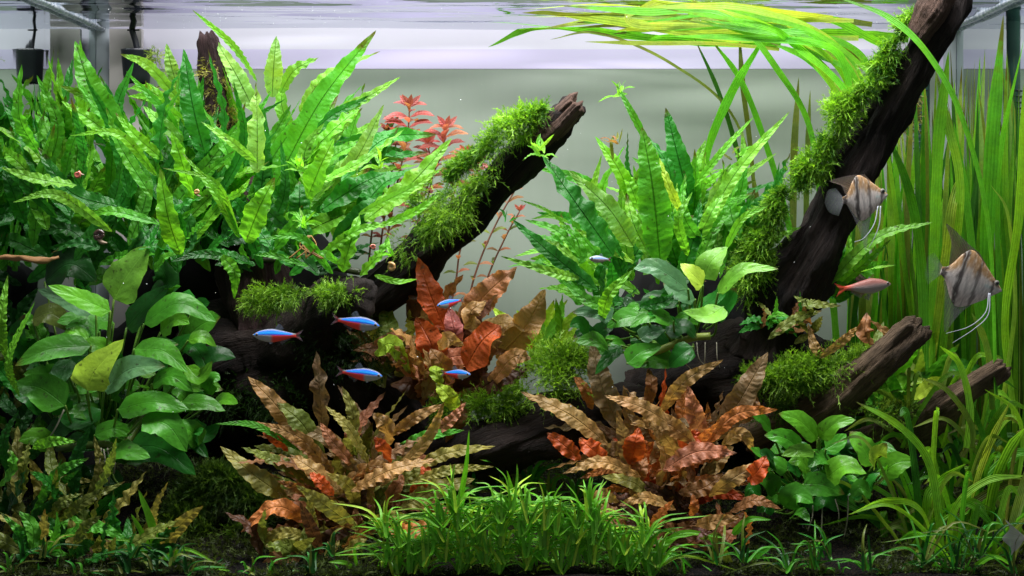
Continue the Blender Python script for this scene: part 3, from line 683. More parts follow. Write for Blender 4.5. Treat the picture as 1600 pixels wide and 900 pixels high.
# ------------------------------------------------------------------ broad leaved plants (leaf > petiole)
def broad(root, rows, pal, Y, heart, rr=.0013, colk='md'):
    hx, hy, hY = heart
    for r in rows:
        bx, by, mx, my, tx, ty, wd, key = r[:8]
        Y0 = r[8] if len(r) > 8 else Y + U(-.02, .02); Y1 = Y0 - U(-.01, .035)
        n0 = (U(-.3, .3), -1, U(.5, 1.1))
        lf = leaf(root, [P(bx, by, Y0), P(mx, my, (Y0 + Y1) / 2 - .004), P(tx, ty, Y1)], m_of(wd, Y0), M['anubias'], 'anubias', n0, jit(tuple(.78 * q_ for q_ in pal[key]), .14, .05), nw=10, fold=.16, wav=.035, wf=U(1.5, 2.6), twist=U(-.3, .3), curl=U(-.02, .12))
        hp = P(hx + (bx - hx) * .45 + U(-6, 6), hy + (by - hy) * .30 + U(-6, 6), hY + .05 + U(-.01, .01)); bp = P(bx, by, Y0)
        stalk(root, [hp, tuple((a + b) / 2 + c for a, b, c in zip(hp, bp, (U(-.004, .004), -.004, -.006))), bp], [rr * 1.1, rr], jit((.13, .28, .04)), name='petiole', n=12)
def bfill(root, n, cx, cy, sx, sy, l0, l1, Y0, Y1, keys, heart):
    rows = []
    for k in range(n):
        bx, by = cx + U(-sx, sx), cy + U(-sy, sy); a = R(U(-100, 100)) ; l = U(l0, l1)
        tx, ty = bx + math.sin(a) * l, by - math.cos(a) * l * .6 + U(0, 10)
        rows.append((bx, by, (bx + tx) / 2, (by + ty) / 2 - U(4, 14), tx, ty, l * U(.45, .62), random.choice(keys), U(Y0, Y1)))
    broad(root, rows, G, .2, heart)
A1 = thing('anubias', 'broad leaved dark green plant at the left with a lime new leaf', 'plant', P(165, 695, .15), 'broad leaved plants')
broad(A1, [(178, 468, 200, 428, 233, 384, 78, 'lt', .13), (172, 486, 125, 466, 75, 446, 34, 'hi', .12), (150, 485, 110, 470, 58, 452, 34, 'grey', .15), (225, 506, 280, 474, 338, 503, 44, 'md', .13),
    (198, 512, 228, 480, 267, 444, 54, 'dk', .18), (142, 540, 75, 546, 23, 572, 44, 'md', .12), (137, 610, 150, 578, 194, 530, 60, 'ye', .09), (163, 608, 205, 576, 258, 572, 48, 'grey', .11),
    (210, 545, 255, 548, 293, 582, 38, 'md', .12), (102, 634, 62, 606, 18, 602, 52, 'md', .11), (184, 640, 240, 628, 295, 640, 46, 'md', .10), (222, 655, 262, 664, 292, 706, 52, 'md', .09),
    (200, 700, 250, 700, 306, 742, 56, 'dp', .12), (292, 572, 312, 590, 332, 564, 26, 'hi', .12), (284, 628, 322, 630, 352, 642, 30, 'md', .12), (238, 600, 268, 588, 302, 612, 34, 'md', .12),
    (176, 700, 200, 705, 235, 715, 36, 'md', .1), (70, 440, 110, 412, 152, 440, 60, 'dk', .2), (110, 560, 90, 590, 60, 610, 36, 'dp', .17), (50, 500, 80, 490, 120, 520, 40, 'ol', .18),
    (250, 560, 300, 540, 330, 590, 40, 'dp', .18), (290, 660, 320, 680, 345, 660, 34, 'dp', .16), (230, 470, 260, 440, 240, 400, 50, 'dk', .22), (60, 560, 30, 530, 40, 490, 40, 'dp', .2),
    (160, 640, 120, 660, 90, 650, 36, 'dp', .16), (270, 700, 300, 690, 325, 715, 30, 'dp', .14), (190, 760, 160, 740, 120, 730, 30, 'dk', .16)], G, .14, (162, 694, .13))
bfill(A1, 26, 200, 590, 130, 110, 42, 66, .12, .19, ['md', 'hi', 'dp', 'md'], (162, 694, .2))
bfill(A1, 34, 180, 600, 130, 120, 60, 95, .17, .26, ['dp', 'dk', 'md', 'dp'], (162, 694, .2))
stalk(A1, [P(90, 700, .15), P(162, 694, .13), P(190, 700, .14), P(230, 640, .18)], .0045, (.09, .16, .03), name='rhizome')
for (a, b, c, d) in ((158, 700, 146, 748), (168, 700, 170, 756), (162, 702, 160, 735), (175, 702, 178, 740), (100, 640, 66, 700)):
    stalk(A1, [P(a, b, .12), P((a + c) / 2 + 3, (b + d) / 2, .115), P(c, d, .12)], .0009, (.45, .42, .32), M['root'], 'root')
A2 = thing('anubias', 'broad leaved plant under the right fern with one yellow folded leaf', 'plant', P(1070, 520, .18), 'broad leaved plants')
broad(A2, [(1075, 452, 1025, 418, 990, 420, 36, 'grey', .12), (1086, 468, 1055, 455, 1036, 442, 34, 'grey', .14), (1100, 436, 1112, 408, 1137, 386, 46, 'lt', .13), (1098, 446, 1082, 428, 1063, 412, 40, 'ye', .11),
    (1122, 458, 1160, 422, 1216, 420, 26, 'lt', .12), (1130, 480, 1105, 494, 1067, 486, 36, 'lt', .11), (1052, 502, 1015, 492, 984, 512, 34, 'md', .12), (980, 568, 1002, 550, 1034, 540, 36, 'md', .11),
    (1082, 542, 1062, 556, 1045, 574, 38, 'dp', .11), (956, 498, 935, 486, 894, 488, 32, 'grey', .12), (1002, 492, 972, 498, 948, 512, 34, 'md', .13), (1060, 470, 1020, 470, 1000, 490, 34, 'dk', .16),
    (950, 540, 930, 530, 900, 535, 34, 'md', .14), (1040, 520, 1070, 510, 1090, 530, 36, 'dk', .16), (920, 520, 905, 505, 890, 510, 26, 'dp', .15), (1120, 500, 1140, 470, 1150, 450, 34, 'dp', .18),
    (970, 540, 950, 560, 930, 585, 26, 'dp', .14), (1090, 480, 1120, 465, 1135, 440, 30, 'dp', .18), (1000, 530, 1015, 520, 1040, 515, 30, 'grey', .15)], G, .14, (1075, 535, .17))
bfill(A2, 20, 1010, 520, 90, 45, 40, 62, .16, .24, ['dp', 'dk', 'md'], (1075, 535, .2))
stalk(A2, [P(1000, 560, .17), P(1075, 530, .165), P(1110, 525, .16)], .0045, (.20, .28, .05), name='rhizome')
for k in range(4):
    x = 1072 + k * 15 + U(-4, 4)
    stalk(A2, [P(x, 535, .15), P(x + U(-5, 8), 560, .145), P(x + U(-14, 20), 572 + U(0, 24), .16)], .0005, (.3, .3, .2), M['root'], 'root')
A3 = thing('anubias', 'small bright green rosette plant low at the right with a lime top leaf', 'plant', P(1290, 770, .12), 'broad leaved plants')
broad(A3, [(1278, 686, 1250, 658, 1216, 646, 36, 'hi', .09), (1280, 684, 1305, 662, 1337, 656, 30, 'hi', .09), (1364, 727, 1346, 695, 1328, 674, 46, 'hi', .09), (1366, 727, 1372, 710, 1386, 692, 32, 'ye', .08),
    (1375, 742, 1400, 724, 1431, 720, 40, 'hi', .09), (1252, 702, 1225, 684, 1194, 680, 32, 'md', .10), (1292, 747, 1320, 728, 1354, 740, 42, 'hi', .09), (1255, 757, 1285, 758, 1320, 772, 40, 'md', .09),
    (1225, 792, 1245, 772, 1271, 786, 40, 'md', .09), (1272, 706, 1247, 704, 1221, 712, 24, 'lt', .09), (1362, 772, 1345, 762, 1329, 776, 30, 'md', .09), (1290, 702, 1310, 690, 1322, 678, 28, 'md', .10),
    (1215, 770, 1200, 752, 1180, 748, 34, 'md', .11), (1200, 730, 1190, 712, 1172, 700, 28, 'md', .11), (1230, 735, 1210, 725, 1190, 735, 30, 'md', .10), (1265, 735, 1250, 720, 1232, 722, 26, 'hi', .10),
    (1210, 800, 1195, 790, 1182, 800, 26, 'dp', .11), (1310, 775, 1330, 765, 1345, 785, 28, 'dp', .12), (1235, 810, 1250, 800, 1265, 815, 24, 'md', .10), (1350, 760, 1370, 745, 1390, 760, 32, 'dp', .12),
    (1205, 672, 1190, 655, 1175, 650, 22, 'md', .13), (1260, 790, 1290, 780, 1310, 800, 30, 'dp', .12), (1190, 775, 1175, 765, 1165, 780, 24, 'dp', .13), (1300, 720, 1280, 715, 1262, 730, 30, 'md', .11)], G, .10, (1285, 775, .12), .0012)
bfill(A3, 26, 1270, 750, 95, 50, 34, 50, .11, .17, ['dp', 'md', 'dk', 'md'], (1285, 775, .14))
for (a, b, c, d) in ((1285, 790, 1275, 880), (1325, 770, 1318, 845), (1305, 780, 1310, 820), (1270, 790, 1262, 830)):
    stalk(A3, [P(a, b, .11), P((a + c) / 2 + 3, (b + d) / 2, .105), P(c, d, .11)], .0008, (.3, .3, .22), M['root'], 'root')

# ------------------------------------------------------------------ crypts
K = dict(fold=.12, wav=.16, curl=.06)
c1 = thing('cryptocoryne', 'big spreading plant with tan and olive crinkled leaves, front left of centre', 'plant', P(530, 860, .12), 'brown leaved plants')
hero(c1, [(505, 680, 500, 610, 494, 548, 40, 'gb', .16), (472, 690, 430, 632, 387, 588, 38, 'tan', .14), (545, 700, 552, 650, 534, 603, 28, 'gt', .13), (578, 728, 545, 670, 508, 634, 24, 'gt', .11), (505, 715, 470, 660, 432, 628, 44, 'ol', .13),
    (608, 695, 602, 665, 582, 645, 36, 'tan', .11), (608, 722, 600, 702, 584, 682, 32, 'red', .10), (608, 682, 650, 652, 694, 631, 24, 'tan', .12), (650, 690, 700, 660, 728, 628, 24, 'pink', .13), (618, 702, 670, 680, 726, 672, 24, 'md', .11),
    (648, 732, 700, 708, 774, 697, 28, 'gt', .10), (638, 755, 700, 735, 772, 729, 22, 'gt', .09), (548, 768, 610, 735, 686, 717, 34, 'tan', .07), (625, 794, 680, 766, 742, 748, 42, 'gt', .09), (600, 828, 650, 828, 722, 794, 34, 'org', .07),
    (575, 815, 615, 806, 660, 822, 22, 'gt', .07), (560, 828, 510, 790, 462, 758, 34, 'gt', .07), (535, 772, 490, 735, 453, 710, 36, 'tan', .09), (522, 774, 500, 752, 484, 738, 26, 'red', .08), (448, 778, 400, 745, 344, 697, 42, 'gt', .09),
    (485, 752, 440, 722, 396, 712, 30, 'tan', .10), (450, 705, 425, 682, 402, 658, 22, 'red', .12), (470, 705, 400, 665, 336, 662, 14, 'md', .12), (482, 815, 430, 792, 376, 832, 36, 'org', .08), (495, 845, 440, 832, 402, 852, 24, 'gt', .07),
    (640, 770, 665, 745, 660, 720, 28, 'red', .1), (600, 790, 620, 760, 628, 740, 30, 'br', .1), (560, 735, 520, 690, 500, 660, 26, 'pink', .11), (590, 860, 560, 820, 555, 790, 26, 'br', .11)], G, .10, M['crypt'], 'crypt', wk=.75, **K)
fill(c1, 70, 550, 790, 45, 40, -100, 100, 80, 190, 15, 26, .09, .18, G, ['tan', 'gt', 'ol', 'br', 'pink', 'gb', 'br'], M['crypt'], 'crypt', **K)
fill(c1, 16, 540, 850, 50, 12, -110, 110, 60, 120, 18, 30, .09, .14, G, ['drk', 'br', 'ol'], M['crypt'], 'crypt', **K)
for k in range(9):
    stalk(c1, [P(530 + U(-25, 25), 885, .12), P(535 + U(-12, 12), 840, .11), P(550 + U(-40, 40), 790, .10)], .0013, (.20, .05, .05), name='petiole')
leaf(c1, [P(478, 868, .06), P(440, 872, .05), P(404, 888, .05)], m_of(30, .06), M['crypt'], 'crypt', (0, -1, .6), G['br'])
c2 = thing('cryptocoryne', 'big plant with coppery brown and orange red leaves, front right of centre', 'plant', P(1050, 850, .12), 'brown leaved plants')
hero(c2, [(968, 675, 940, 600, 924, 533, 52, 'gb', .14), (950, 695, 890, 648, 813, 612, 40, 'tan', .10), (908, 718, 880, 695, 854, 676, 34, 'red', .09), (948, 718, 925, 702, 905, 684, 42, 'red', .08), (988, 726, 992, 695, 998, 668, 46, 'red', .09),
    (1078, 684, 1010, 640, 944, 618, 34, 'tan', .08), (1088, 694, 1040, 662, 984, 662, 38, 'tan', .07), (1032, 645, 1070, 596, 1130, 562, 30, 'tan', .12), (1102, 698, 1086, 648, 1074, 602, 38, 'pink', .11), (1118, 690, 1160, 620, 1200, 550, 56, 'gb', .13),
    (1100, 698, 1150, 648, 1216, 640, 30, 'org', .09), (1128, 695, 1160, 678, 1180, 708, 28, 'tan', .09), (1035, 735, 1090, 706, 1152, 708, 42, 'pink', .07), (1108, 776, 1150, 745, 1192, 722, 34, 'tan', .08), (1168, 752, 1185, 735, 1198, 712, 40, 'red', .07),
    (1002, 745, 940, 722, 879, 740, 28, 'tan', .07), (1010, 770, 985, 752, 940, 744, 30, 'gt', .08), (1056, 796, 1010, 778, 966, 790, 26, 'tan', .06), (920, 808, 940, 776, 968, 784, 32, 'tan', .06), (1078, 806, 1085, 790, 1082, 772, 20, 'org', .07),
    (1085, 822, 1115, 815, 1156, 808, 30, 'tan', .07), (1050, 720, 1080, 690, 1090, 670, 40, 'red', .10), (925, 640, 915, 610, 895, 585, 24, 'org', .15), (1010, 640, 1018, 600, 1012, 575, 26, 'br', .16), (1150, 660, 1175, 640, 1180, 615, 30, 'br', .14),
    (1060, 770, 1100, 762, 1130, 740, 34, 'br', .09), (985, 760, 1000, 735, 1010, 715, 34, 'br', .1), (1140, 800, 1180, 782, 1220, 795, 26, 'br', .10), (930, 820, 960, 815, 980, 820, 26, 'br', .08), (1070, 850, 1095, 845, 1105, 862, 30, 'br', .07)], G, .10, M['crypt'], 'crypt', wk=.75, **K)
fill(c2, 66, 1045, 760, 50, 40, -95, 95, 70, 170, 16, 30, .10, .18, G, ['tan', 'org', 'br', 'org', 'org', 'red', 'drk', 'gb'], M['crypt'], 'crypt', **K)
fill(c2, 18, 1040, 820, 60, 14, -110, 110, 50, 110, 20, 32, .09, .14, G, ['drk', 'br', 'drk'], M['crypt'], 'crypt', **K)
for k in range(9):
    stalk(c2, [P(1040 + U(-25, 25), 870, .12), P(1040 + U(-20, 20), 820, .11), P(1050 + U(-60, 60), 760, .10)], .0013, (.16, .07, .04), name='petiole')
c3 = thing('cryptocoryne', 'red and brown leaved plant in the middle distance behind two blue fish', 'plant', P(700, 620, .24), 'brown leaved plants')
hero(c3, [(695, 515, 672, 460, 653, 402, 40, 'red', .20), (712, 520, 758, 462, 808, 417, 44, 'pink', .20), (775, 560, 822, 510, 852, 452, 52, 'tan', .21), (728, 575, 752, 535, 782, 508, 58, 'red', .16), (692, 585, 672, 535, 650, 495, 46, 'red', .19),
    (718, 540, 708, 510, 702, 478, 28, 'rose', .18), (640, 590, 612, 530, 600, 468, 40, 'ol', .24), (586, 555, 612, 538, 642, 585, 30, 'ye', .17), (700, 600, 690, 570, 672, 545, 34, 'br', .18), (735, 620, 780, 590, 825, 575, 34, 'drk', .18),
    (640, 500, 655, 470, 648, 440, 40, 'drk', .25), (690, 600, 682, 580, 688, 560, 22, 'ye', .16), (715, 640, 700, 618, 680, 598, 26, 'ye', .15), (745, 520, 735, 490, 760, 470, 30, 'tan', .17), (760, 610, 800, 560, 830, 560, 30, 'tan', .17),
    (685, 545, 700, 530, 725, 540, 24, 'tan', .15), (660, 620, 640, 600, 610, 600, 40, 'drk', .2), (700, 700, 720, 650, 740, 625, 30, 'br', .19)], G, .2, M['crypt'], 'crypt', **K)
fill(c3, 50, 700, 590, 60, 45, -85, 80, 50, 130, 22, 40, .18, .30, G, ['br', 'tan', 'pink', 'drk', 'tan', 'gb', 'pink'], M['crypt'], 'crypt', **K)
fill(c3, 16, 610, 560, 25, 50, -60, 60, 40, 90, 22, 34, .24, .32, G, ['ol', 'gb', 'gt'], M['crypt'], 'crypt', **K)
c4 = thing('cryptocoryne', 'low olive green plant in the bottom left corner', 'plant', P(80, 850, .10), 'brown leaved plants')
hero(c4, [(36, 775, 38, 722, 46, 690, 26, 'ol', .09), (92, 815, 130, 785, 196, 752, 24, 'ol', .08), (152, 826, 195, 780, 229, 736, 28, 'gt', .08), (92, 840, 145, 822, 202, 845, 28, 'md', .06), (112, 872, 50, 845, 0, 800, 22, 'md', .06),
    (55, 795, 90, 740, 140, 715, 24, 'md', .10), (50, 700, 80, 690, 120, 690, 22, 'hi', .10), (0, 760, 20, 730, 14, 700, 24, 'md', .1), (60, 850, 90, 790, 130, 770, 20, 'ol', .09), (95, 880, 85, 840, 60, 820, 12, 'hi', .06),
    (30, 620, 14, 560, 55, 470, 18, 'hi', .10), (20, 760, 6, 690, 30, 640, 20, 'dp', .12), (8, 560, 2, 500, 12, 430, 22, 'hi', .10)], G, .1, M['crypt'], 'crypt', wk=.75, **K)
fill(c4, 36, 80, 820, 80, 50, -80, 80, 50, 130, 14, 26, .08, .18, G, ['ol', 'md', 'dp', 'ol', 'dk', 'gt'], M['crypt'], 'crypt', **K)
fill(c4, 34, 130, 872, 130, 14, -85, 85, 40, 120, 12, 24, .03, .09, G, ['ol', 'md', 'gt', 'dp', 'dk'], M['crypt'], 'crypt', **K)
fill(c1, 22, 480, 872, 70, 10, -85, 70, 40, 95, 14, 24, .05, .09, G, ['br', 'drk', 'ol', 'gt'], M['crypt'], 'crypt', **K)
fill(c2, 22, 1090, 860, 90, 14, -80, 85, 40, 90, 14, 24, .05, .10, G, ['br', 'drk', 'ol', 'org'], M['crypt'], 'crypt', **K)
fill(c4, 24, 40, 640, 40, 110, -50, 60, 50, 120, 14, 26, .16, .28, G, ['ol', 'dp', 'md', 'dk'], M['crypt'], 'crypt', **K)
c5 = thing('cryptocoryne', 'pale lime leaved plant behind the moss ball, left of the right fern', 'plant', P(850, 560, .30), 'lime leaved plants')
fill(c5, 26, 850, 550, 22, 22, -60, 60, 40, 95, 16, 28, .28, .36, G, ['ye', 'hi', 'ye', 'lt'], M['anubias'], 'crypt', wav=.06)
c6 = thing('cryptocoryne', 'yellow green leaved plant between the two broken branches at the right', 'plant', P(1430, 640, .24), 'lime leaved plants')
fill(c6, 24, 1410, 620, 40, 26, -80, 95, 50, 110, 16, 28, .17, .26, G, ['ye', 'hi', 'md', 'ol'], M['anubias'], 'crypt', wav=.06)
c7 = thing('cryptocoryne', 'wilted olive brown leaves at the foot of the tall right branch', 'plant', P(1260, 520, .22), 'brown leaved plants')
hero(c7, [(1255, 470, 1275, 475, 1315, 478, 14, 'ol', .18), (1270, 490, 1260, 475, 1240, 462, 14, 'ol', .18), (1200, 530, 1240, 500, 1285, 485, 16, 'ol', .17), (1300, 560, 1275, 545, 1262, 505, 16, 'tan', .17), (1280, 560, 1320, 530, 1340, 510, 14, 'tan', .16), (1365, 535, 1352, 520, 1355, 488, 26, 'br', .16), (1375, 540, 1390, 525, 1360, 500, 16, 'tan', .15)], G, .18, M['crypt'], 'crypt', **K)
fill(c7, 26, 1225, 515, 45, 22, -110, 110, 25, 60, 8, 16, .18, .25, G, ['ol', 'dp', 'br', 'md'], M['crypt'], 'crypt', **K)

# ------------------------------------------------------------------ red stem plants
def stem_plant(label, path, n, ll, keys, Yj=.0, lw=.38):
    r = thing('stem_plant', label, 'plant', P(*path[0]), 'red stem plants')
    pts = [P(*q) for q in path]
    stalk(r, pts, [.0014, .0009], (.16, .07, .05), name='stem', n=30)
    c = spline(pts, n + 2)
    for i in range(2, n + 2):
        a0 = i * 1.57 + U(-.3, .3); s = min(1, .55 + .6 * (i / n)) * ll * (1 if i < n else .7)
        for k in range(2):
            a = a0 + math.pi * k
            d = np.array([math.cos(a), math.sin(a) * .6, U(.05, .55)]); d /= np.linalg.norm(d)
            q = c[i]; m_ = m_of(s, .3)
            leaf(r, [q, q + d * m_ * .5 + np.array([0, 0, m_ * .06]), q + d * m_ + np.array([0, 0, -m_ * .12])], m_ * lw, M['rotala'], 'leaf', (d[2] * -d[0], -.7, 1), jit(G[random.choice(keys)], .25), nl=8, nw=4, wav=.04, fold=.3)
    top = c[-1]
    for k in range(5):
        a = k * 1.26 + U(-.3, .3); d = np.array([math.cos(a) * .7, math.sin(a) * .5, .8]); m_ = m_of(ll * .6, .3)
        leaf(r, [top, top + d * m_ * .5, top + d * m_], m_ * lw, M['rotala'], 'leaf', (0, -1, .5), jit(G['rose'], .2), nl=7, nw=4, wav=.02, fold=.3)
stem_plant('tallest red leaved stem right of the big left fern', [(600, 400, .33), (618, 300, .33), (636, 215, .32), (640, 168, .32)], 15, 42, ['rose', 'pink', 'rose'])
stem_plant('red leaved stem leaning right beside the tallest one', [(640, 420, .33), (662, 310, .33), (688, 245, .32), (698, 200, .31)], 15, 40, ['rose', 'rose', 'pink'])
stem_plant('short red leaved stem just behind the mossy left branch', [(668, 420, .35), (700, 330, .35), (722, 262, .34), (728, 240, .34)], 11, 30, ['rose', 'pink'])
stem_plant('red leaved stem between the tallest one and the left fern', [(590, 420, .36), (606, 300, .36), (618, 235, .35), (612, 195, .35)], 14, 30, ['rose', 'pink', 'br'])
stem_plant('bushy red leaved stem half hidden by the left fern edge', [(650, 430, .36), (664, 330, .36), (676, 270, .35), (668, 225, .34)], 15, 32, ['rose', 'rose', 'br'])
stem_plant('red leaved stem nearest the mossy left branch', [(690, 400, .36), (712, 320, .36), (742, 275, .35), (748, 255, .34)], 10, 26, ['rose', 'pink', 'br'])
stem_plant('sparse brown stem with tiny leaves right of the middle plant', [(745, 520, .36), (760, 440, .36), (790, 370, .36), (812, 330, .36)], 10, 24, ['ol', 'br', 'pink'], lw=.32)
stem_plant('sparse brown leaved stem under the mossy left branch, leaning right', [(722, 520, .32), (742, 430, .32), (775, 350, .32), (822, 268, .31)], 9, 30, ['pink', 'br', 'ol'], lw=.32)
stem_plant('sparse brown leaved stem nearest the left branch underside', [(700, 500, .33), (712, 440, .33), (728, 370, .33), (800, 300, .33)], 9, 28, ['ol', 'br', 'pink'], lw=.32)
stem_plant('thin red leaved stem inside the left fern edge', [(575, 420, .36), (585, 330, .36), (600, 240, .36), (605, 205, .35)], 10, 28, ['pink', 'rose', 'br'])

# ------------------------------------------------------------------ ribbon leaved plants
def ribbon(root, path, wpx, key, wav=.03, twist=None):
    key = dict(md='vg', hi='vh', ye='vy', dp='vd', lt='vl').get(key, key)
    pts = [P(*q) for q in path]
    return leaf(root, pts, m_of(wpx * .85, path[0][2]), M['val'], 'ribbon', (U(-.9, .9), -1, U(0, .25)), jit(G[key], .30, .10), nl=44, nw=4, fold=.10, wav=wav, wf=U(1, 3), twist=U(-.8, .8) if twist is None else twist)
def rib_thing(label, x, y, Y, rows, group='ribbon leaved plants'):
    r = thing('vallisneria', label, 'water plant', P(x, y, Y), group)
    for path, wd, key in rows: ribbon(r, path, wd, key)
    return r
rib_thing('tall ribbon leaved plant with a blunt cut leaf beside the tall branch', 1460, 620, .22, [
    ([(1455, 600, .22), (1458, 420, .20), (1465, 240, .17), (1482, 80, .16)], 27, 'md'), ([(1465, 620, .2), (1480, 480, .18), (1500, 300, .16), (1480, 190, .17), (1462, 110, .2)], 15, 'hi'),
    ([(1445, 600, .2), (1440, 420, .2), (1420, 300, .2), (1385, 205, .22)], 20, 'md'), ([(1450, 600, .24), (1475, 420, .18), (1488, 320, .16), (1505, 262, .2)], 17, 'ye')])
rib_thing('ribbon leaved plant whose longest leaf arches over the tall branch', 1550, 640, .15, [
    ([(1556, 620, .10), (1545, 360, .09), (1505, 190, .08), (1452, 88, .08), (1390, 28, .09), (1310, -4, .10)], 14, 'md'), ([(1560, 640, .2), (1530, 500, .2), (1512, 330, .2), (1490, 190, .2)], 18, 'md'),
    ([(1565, 640, .2), (1585, 480, .2), (1575, 340, .2), (1548, 288, .2)], 15, 'ye')])
rib_thing('ribbon leaved plant with broad dark leaves near the right glass', 1560, 660, .24, [
    ([(1552, 660, .24), (1540, 480, .23), (1548, 250, .22), (1568, 22, .22)], 26, 'md'), ([(1575, 660, .24), (1562, 480, .24), (1560, 260, .24), (1600, 60, .2)], 20, 'md'), ([(1585, 660, .22), (1570, 500, .2), (1592, 330, .18), (1600, 130, .16)], 20, 'hi')])
for i, (x, lab) in enumerate(((1335, 'dark ribbon leaved plant at the foot of the tall branch'), (1385, 'dark ribbon leaved plant behind the upper striped fish'), (1430, 'dark ribbon leaved plant left of the lower striped fish'), (1478, 'dark ribbon leaved plant behind the lower striped fish'),
                       (1520, 'dark ribbon leaved plant right of the lower striped fish'), (1560, 'dark ribbon leaved plant near the back right seam'), (1598, 'dark ribbon leaved plant at the right picture edge'))):
    rows = []
    for k in range(23 if i else 13):
        Y = U(.26, .44); bx = x + U(-25, 25); top = U(150, 330) if x < 1420 else U(70, 300); lean = U(-75, 80) if random.random() < .4 else U(-30, 40)
        rows.append(([(bx, 700, Y), (bx + lean * .15 + U(-6, 6), 520, Y), (bx + lean * .5 + U(-8, 8), (520 + top) / 2, Y), (bx + lean, top, Y)], U(6, 15), random.choice(['md', 'dp', 'dp', 'md', 'hi', 'ye', 'ol', 'lt'])))
    rib_thing(lab, x, 700, .35, rows)
# stems going up between the right fern and the tall branch
rib_thing('ribbon leaved plant rising behind the right fern and crossing its neighbour', 1110, 430, .34, [
    ([(1085, 400, .36), (1102, 250, .34), (1140, 150, .32), (1200, 50, .30)], 17, 'md'), ([(1190, 400, .36), (1155, 250, .35), (1125, 150, .34), (1083, 55, .32)], 12, 'dp'), ([(1185, 380, .36), (1172, 230, .36), (1160, 130, .36), (1155, 50, .36)], 12, 'ol'),
    ([(1200, 380, .34), (1150, 190, .34), (1050, 100, .33), (935, 52, .32), (858, 62, .30)], 6, 'ol'), ([(1240, 380, .38), (1205, 250, .36), (1160, 130, .34), (1110, 60, .33)], 13, 'md')])
rib_thing('ribbon leaved plant hidden by the mossy part of the tall branch', 1250, 420, .36, [
    ([(1240, 420, .40), (1240, 260, .40), (1248, 120, .40)], 13, 'ol'), ([(1262, 420, .40), (1260, 300, .40), (1266, 140, .40)], 11, 'ol'), ([(1285, 430, .3), (1270, 220, .28), (1215, 110, .26), (1130, 20, .22), (1000, 18, .2), (870, 8, .2)], 17, 'md'),
    ([(1320, 300, .3), (1310, 160, .26), (1255, 80, .24), (1170, 30, .2), (1060, -5, .18)], 14, 'hi'), ([(1345, 250, .3), (1345, 130, .28), (1290, 60, .25), (1200, 22, .2), (1120, 10, .18), (1000, 12, .18)], 15, 'ye'),
    ([(1335, 300, .32), (1330, 190, .32), (1270, 100, .32), (1200, 65, .3)], 14, 'md'), ([(1350, 260, .34), (1318, 120, .3), (1240, 58, .27), (1150, 45, .26)], 13, 'hi')])
arcs = []
for k in range(11):
    Y = U(.2, .38); x = 1335 + U(-40, 30); 
    arcs.append(([(x, U(200, 300), Y), (x + U(-15, 15), U(110, 160), Y), (x - U(40, 90), U(50, 90), Y - .01), (x - U(120, 190), U(15, 60), Y - .03), (x - U(230, 330), U(5, 60), Y - .04)], U(7, 14), random.choice(['hi', 'ye', 'md', 'lt', 'md'])))
rib_thing('ribbon leaved plant with many leaves arching left from behind the tall mossy branch', 1335, 300, .3, arcs)
r = thing('vallisneria', 'mass of long yellow green ribbon leaves floating at the surface, top right', 'water plant', P(1150, 40, .3), 'ribbon leaved plants')
fl = [([(1190, 55, .42), (1060, 62, .42), (900, 42, .42), (762, 22, .42)], 12, 'md'), ([(1150, 62, .44), (1000, 58, .44), (850, 40, .44), (762, 74, .44)], 12, 'md'), ([(1240, 58, .36), (1100, 52, .34), (950, 30, .32), (810, 10, .32)], 15, 'ye'),
      ([(1300, 30, .3), (1150, 12, .26), (1050, -2, .25), (970, 30, .24)], 15, 'ye'), ([(1220, 68, .38), (1120, 66, .38), (1040, 60, .38), (1010, 66, .38)], 15, 'md'), ([(1180, 50, .3), (1100, 20, .28), (1060, 36, .27), (1012, 46, .27)], 12, 'ol'),
      ([(1200, 20, .3), (1100, 30, .3), (980, 22, .3), (850, 8, .3)], 14, 'lt'), ([(1220, 30, .33), (1120, 45, .33), (1030, 42, .33), (960, 48, .33)], 13, 'ye'), ([(1260, 48, .34), (1150, 38, .33), (1060, 30, .33)], 13, 'hi'),
      ([(1230, 40, .28), (1130, 40, .27), (1000, 38, .26), (975, 20, .26)], 14, 'lt'), ([(1100, 10, .3), (950, 18, .3), (815, 20, .3)], 13, 'ol'), ([(1000, 6, .28), (900, 4, .28), (820, 2, .28)], 9, 'lt'),
      ([(1380, 70, .34), (1300, 30, .32), (1220, 6, .3)], 13, 'md'), ([(1420, 60, .38), (1330, 52, .38), (1250, 50, .38)], 15, 'md'), ([(1370, 120, .36), (1300, 68, .36), (1200, 60, .36)], 14, 'ol')]
for path, wd, key in fl:
    c = [P(*q) for q in path]
    leaf(r, c, m_of(wd, path[0][2]), M['val'], 'ribbon', (U(-.2, .2), -1, U(-.9, -.3)), jit(G[dict(md='vg', hi='vh', ye='vy', dp='vd', lt='vl').get(key, key)], .15, .05), nl=40, nw=4, fold=.12, wav=.05, wf=U(1, 3), twist=U(-.4, .4))
for k in range(13):
    Y = U(.22, .46); yt = 345 - (WATER - CAMZ) / (Y - CAMY) * FPX
    x0 = U(1120, 1380); ln = U(150, 330); y0 = max(yt + 4, U(20, 70)) if k % 2 else yt + U(3, 14)
    c = [P(x0, y0 + U(0, 14), Y), P(x0 - ln * .33, y0 + U(-4, 6), Y), P(x0 - ln * .66, y0 + U(-2, 8), Y - .01), P(x0 - ln, y0 + U(0, 16), Y - .02)]
    leaf(r, c, m_of(U(6, 12), Y), M['val'], 'ribbon', (U(-.2, .2), -1, U(-.9, -.2)), jit(G[random.choice(['vh', 'vy', 'vg', 'vl', 'ol'])], .15, .05), nl=34, nw=4, fold=.12, wav=.05, wf=U(1, 3), twist=U(-.5, .5))

